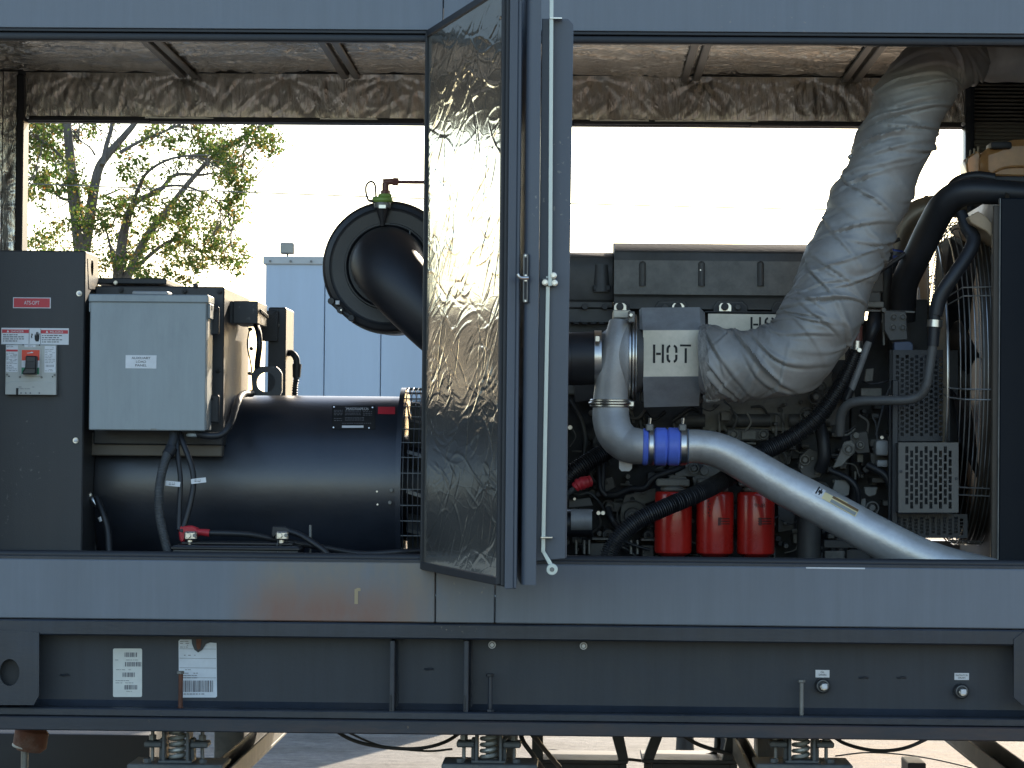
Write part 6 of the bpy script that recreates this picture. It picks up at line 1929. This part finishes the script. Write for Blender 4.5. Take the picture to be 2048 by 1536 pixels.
MB().disc(1453.5, 726, .328, .331, 1.6, 8).to('tag_eye', 'ink', ex)
for (x, y) in ((1702, 312), (1700, 336), (1706, 324)):
    MB().disc(x, y, .42, .46, 5, 12, .5).to('lacing_knot', 'wrap', ex)

# ================================================================== RADIATOR, FAN AND GUARDS
rd = thing('radiator', 'dark radiator with a wire fan guard at the right end of the opening', 'radiator', P(1990, 1120, .5))
YR0 = .30
x0 = P(2000, 760, YR0).x
zt_, zb_ = P(2003, 396, YR0).z, ZD
MB().box(x0, x0 + .5, YR0, YR0 + .02, zb_, zt_, .003).to('side_panel', mat('navy black panel paint', (.005, .008, .013), .55, spec=.2, var=.06, scale=5), rd)
MB().box(x0 - .004, x0 - .0005, YR0 + .001, YR0 + .03, zb_, zt_, .0008).to('panel_edge', 'steeldark', rd)  # lighter metal strip paints in the lit edge of the panel
MB().box(x0 + .03, x0 + .12, YR0 + .021, 1.45, zb_, zt_ - .01, .003).to('core', 'core', rd)
MB().box(x0 - .02, x0 + .03, YR0 + .021, YR0 + .06, zb_, zt_ - .02, .003).to('core_frame', 'shroud', rd)
# shroud: square plate with a round throat
fx = P(1935, 760, .85).x
Yf, zf = .86, P(1925, 762, .86).z
Rf = .50
mb = MB()
N = 48
hole = [(Yf + Rf * math.cos(2 * math.pi * k / N), zf + Rf * math.sin(2 * math.pi * k / N)) for k in range(N)]
hY, hZ = .54, .56
out = []
for (y, z) in hole:
    dy, dz = y - Yf, z - zf
    t = min(hY / abs(dy) if abs(dy) > 1e-6 else 1e9, hZ / abs(dz) if abs(dz) > 1e-6 else 1e9)
    out.append((Yf + dy * t, zf + dz * t))
xs0, xs1 = fx + .03, x0 + .028
vs = [(xs0, y, z) for y, z in hole] + [(xs1, y, z) for y, z in out]
fs = [(i, (i + 1) % N, N + (i + 1) % N, N + i) for i in range(N)]
mb.add(vs, fs)
mb.lathe((xs0 - .05, Yf, zf), (1, 0, 0), [(0, Rf), (.05, Rf), (.052, Rf - .004)], N, cap=False)
mb.to('fan_shroud', 'shroud', rd)
MB().pprism([(1936, 434), (1956, 422), (1976, 436), (1999, 466), (1999, 490), (1972, 462), (1942, 446)], YR0 + .07, YR0 + .55, .003).to('shroud_top', mat('sunlit shroud top', (.42, .30, .18), .5, var=.15, scale=9, dirt=(.2, .12, .07), dirt_amt=.5), rd)  # tan sunlight on the shroud, put into the facet's colour
fg = thing('fan_guard', 'wire cage fan guard of curved rods in front of the radiator', 'fan guard', (fx, Yf, zf - Rf))
for k in range(10):
    MB().ring((fx + .035 - k * .0125, Yf, zf), (1, 0, 0), Rf + .012 - (0 if k < 7 else .018 * (k - 6)), .0021, 96, 6).to('guard_ring', 'steel' if k % 3 == 0 else 'steeldark', fg)  # brighter metal on every third ring stands for glints
gx = fx - .115
face = MB()
for k in range(1, 47):
    face.ring((gx, Yf, zf), (1, 0, 0), .012 + k * .0094, .0017, 72, 4)
face.to('guard_face', 'brass', fg, kind='stuff')  # brass tone stands for steel wire reflecting the copper core
MB().ring((gx, Yf, zf), (1, 0, 0), Rf - .045, .0042, 96, 8).to('guard_rim', 'steel', fg)
for k in range(20):
    a = 2 * math.pi * (k // 2) / 10 + (.03 if k % 2 else -.03) + .1
    ca, sa = math.cos(a), math.sin(a)
    MB().tube([(gx, Yf + .04 * ca, zf + .04 * sa), (gx, Yf + (Rf - .045) * ca, zf + (Rf - .045) * sa), (fx - .07, Yf + (Rf + .01) * ca, zf + (Rf + .01) * sa), (fx + .035, Yf + (Rf + .016) * ca, zf + (Rf + .016) * sa)], .0024, seg=6, n=1, smooth=False).to('guard_spoke', 'steeldark', fg)
for a in (-2.6, -2.95, 2.95, 2.6, 2.2, -2.2):
    ca, sa = math.cos(a), math.sin(a)
    c_ = Vector((fx + .04, Yf + (Rf + .016) * ca, zf + (Rf + .016) * sa))
    MB().cyl(c_, (1, 0, 0), .02, .010, 12, .3).to('guard_bolt', 'steel', fg)
fn = thing('cooling_fan', 'large bladed cooling fan glimpsed behind the wire guard', 'fan', (fx - .04, Yf, zf - Rf))
MB().lathe((fx - .09, Yf, zf), (1, 0, 0), [(0, .05), (.01, .09), (.09, .10)], 30).to('hub', 'shroud', fn)
for k in range(8):
    a = 2 * math.pi * k / 8 + .2
    vs, fs = [], []
    for i in range(7):
        r_ = .09 + (Rf - .03 - .09) * i / 6
        w_ = .10 + .05 * i / 6
        tw = .75 - .3 * i / 6
        rad = Vector((0, math.cos(a + .06 * i), math.sin(a + .06 * i)))
        tan = Vector((0, -math.sin(a + .06 * i), math.cos(a + .06 * i)))
        d_ = tan * math.cos(tw) + Vector((1, 0, 0)) * math.sin(tw)
        c_ = Vector((fx - .045, Yf, zf)) + rad * r_
        vs += [c_ - d_ * w_ / 2, c_ + d_ * w_ / 2]
        if i: fs.append((2 * i - 2, 2 * i - 1, 2 * i + 1, 2 * i))
    m2 = MB()
    th = Vector((.003, 0, 0))
    n2 = len(vs)
    fs2 = fs + [tuple(j + n2 for j in f)[::-1] for f in fs] + [(2 * i, 2 * i + 2, n2 + 2 * i + 2, n2 + 2 * i) for i in range(6)] + [(2 * i + 3, 2 * i + 1, n2 + 2 * i + 1, n2 + 2 * i + 3) for i in range(6)]
    m2.add(vs + [v + th for v in vs], fs2).to('blade', 'blackplastic', fn)
# coolant header tank
ct = thing('coolant_tank', 'amber coloured header tank on top of the radiator', 'coolant tank', P(2020, 370, .8))
Yk = .62
o = MB()
o.pprism([(1962, 300), (1990, 292), (2015, 279), (2060, 277), (2120, 277), (2120, 366), (1985, 362), (1963, 350)], Yk, Yk + .34, .022)
o.to('tank_body', 'tank', ct)
MB().pprism([(1930, 318), (1955, 300), (1962, 306), (1962, 345), (1935, 352)], Yk + .05, Yk + .2, .006).to('filler_neck', 'tank', ct)
MB().pbox(1982, 283, 2024, 297, Yk - .02, Yk + .1, .006).to('filler_cap', 'ink', ct)
MB().ptube([(1978, 350, Yk - .004), (2010, 335, Yk - .008), (2060, 332, Yk - .008), (2110, 332, Yk - .008)], 2.2, seg=8, n=4).to('tank_seam', 'tank', ct)
for x, y in ((1940, 306), (1948, 303), (1956, 299), (1933, 322)):
    MB().ptube([(x, y + 5, Yk + .05), (x + 1, y - 6, Yk + .05)], 2, seg=8, n=1).to('stud', 'brass', ct)
MB().pbox(1930, 352, 2120, 372, Yk - .02, Yk + .4, .004).to('tank_tray', 'dark', ct)
MB().ptube([(1895, 385, .6), (1915, 362, .58), (1950, 352, .56), (1990, 356, .55)], 10, seg=14, n=6).to('tank_pipe', 'rubber', ct)
for a, b in ((1965, 2040), (2040, 2120)):
    pass
MB().box(P(1985, 380, .8).x, P(1985, 380, .8).x + .03, .8, .83, zt_ - .012, P(1985, 370, .8).z, .002).to('tank_leg', 'dark', ct)

# belt guard: perforated plate with a slotted cover
def perforated(px0, py0, px1, py1, cols, rows, wpx, hpx, stag, Y, t, name, m, parent, mx=8, my=8):
    """a real plate with through slots, built cell by cell"""
    W, H = px1 - px0 - 2 * mx, py1 - py0 - 2 * my
    cw, ch = W / cols, H / (rows + (.5 if stag else 0))
    vs, fs = [], []
    def quad(a, b, c, d, y, flip=False):
        o = len(vs)
        pts = [P(a, b, Y), P(c, b, Y), P(c, d, Y), P(a, d, Y)]
        pts = [Vector((p.x, Y + y, p.z)) for p in pts]
        vs.extend(pts)
        fs.append((o, o + 1, o + 2, o + 3))
    def wall(p, q):
        o = len(vs)
        a, b = P(*p, Y), P(*q, Y)
        vs.extend([a, b, b + Vector((0, t, 0)), a + Vector((0, t, 0))]); fs.append((o, o + 1, o + 2, o + 3))
    for y in (0, t):
        quad(px0, py0, px1, py0 + my, y); quad(px0, py1 - my, px1, py1, y)
        quad(px0, py0 + my, px0 + mx, py1 - my, y); quad(px1 - mx, py0 + my, px1, py1 - my, y)
    for c in range(cols):
        xa = px0 + mx + c * cw; xb = xa + cw
        hx0 = xa + (cw - wpx) / 2; hx1 = hx0 + wpx
        off = ch * .5 if (stag and c % 2) else 0
        ys = py0 + my
        for y in (0, t):
            quad(xa, py0 + my, hx0, py1 - my, y); quad(hx1, py0 + my, xb, py1 - my, y)
        prev = ys
        for r_ in range(rows):
            h0 = ys + off + r_ * ch + (ch - hpx) / 2; h1 = h0 + hpx
            for y in (0, t): quad(hx0, prev, hx1, h0, y)
            wall((hx0, h0), (hx0, h1)); wall((hx1, h0), (hx1, h1)); wall((hx0, h0), (hx1, h0)); wall((hx0, h1), (hx1, h1))
            prev = h1
        for y in (0, t): quad(hx0, prev, hx1, py1 - my, y)
    for p, q in (((px0, py0), (px1, py0)), ((px1, py0), (px1, py1)), ((px1, py1), (px0, py1)), ((px0, py1), (px0, py0))): wall(p, q)
    return MB().add(vs, fs).to(name, m, parent)


bg = thing('belt_guard', 'dark perforated belt guard with a slotted grey cover in front', 'belt guard', P(1860, 1080, .5))
perforated(1786, 700, 1900, 882, 11, 15, 6.5, 7, True, .52, .003, 'perforated_panel', 'gasket', bg, 4, 8)
perforated(1786, 1028, 1935, 1076, 12, 5, 7, 5, True, .52, .003, 'perforated_panel', 'gasket', bg, 6, 5)
MB().pbox(1784, 760, 1796, 1076, .50, .54, .002).to('guard_edge', 'gasket', bg)
cv = perforated(1797, 885, 1917, 1025, 10, 7, 6.2, 13.6, True, .40, .003, 'slotted_cover', mat('grey brown cover paint', (.095, .09, .08), .5, var=.15, scale=9, dirt=(.05, .045, .04), dirt_amt=.5), bg, 12, 6)
MB().pbox(1798, 886, 1800, 1024, .4035, .52, .001).to('cover_side', 'engine', bg)
MB().pbox(1914, 886, 1916, 1024, .4035, .52, .001).to('cover_side', 'engine', bg)
MB().pbox(1797, 1023, 1917, 1025, .4035, .52, .001).to('cover_side', 'engine', bg)
for x, y in ((1802, 943), (1913, 957)):
    MB().disc(x, y, .396, .40, 3, 10).to('cover_rivet', 'stand', cv)
MB().pbox(1778, 700, 1915, 1070, .64, .66, 0).to('added_guard_back', 'gasket', bg)  # dark sheet added behind the guard to block bright gaps
for x, y, r_ in ((1800, 815, 10), (1836, 818, 8), (1850, 770, 12)):
    MB().disc(x, y, .60, .64, r_, 20).to('pulley', 'engine', bg)
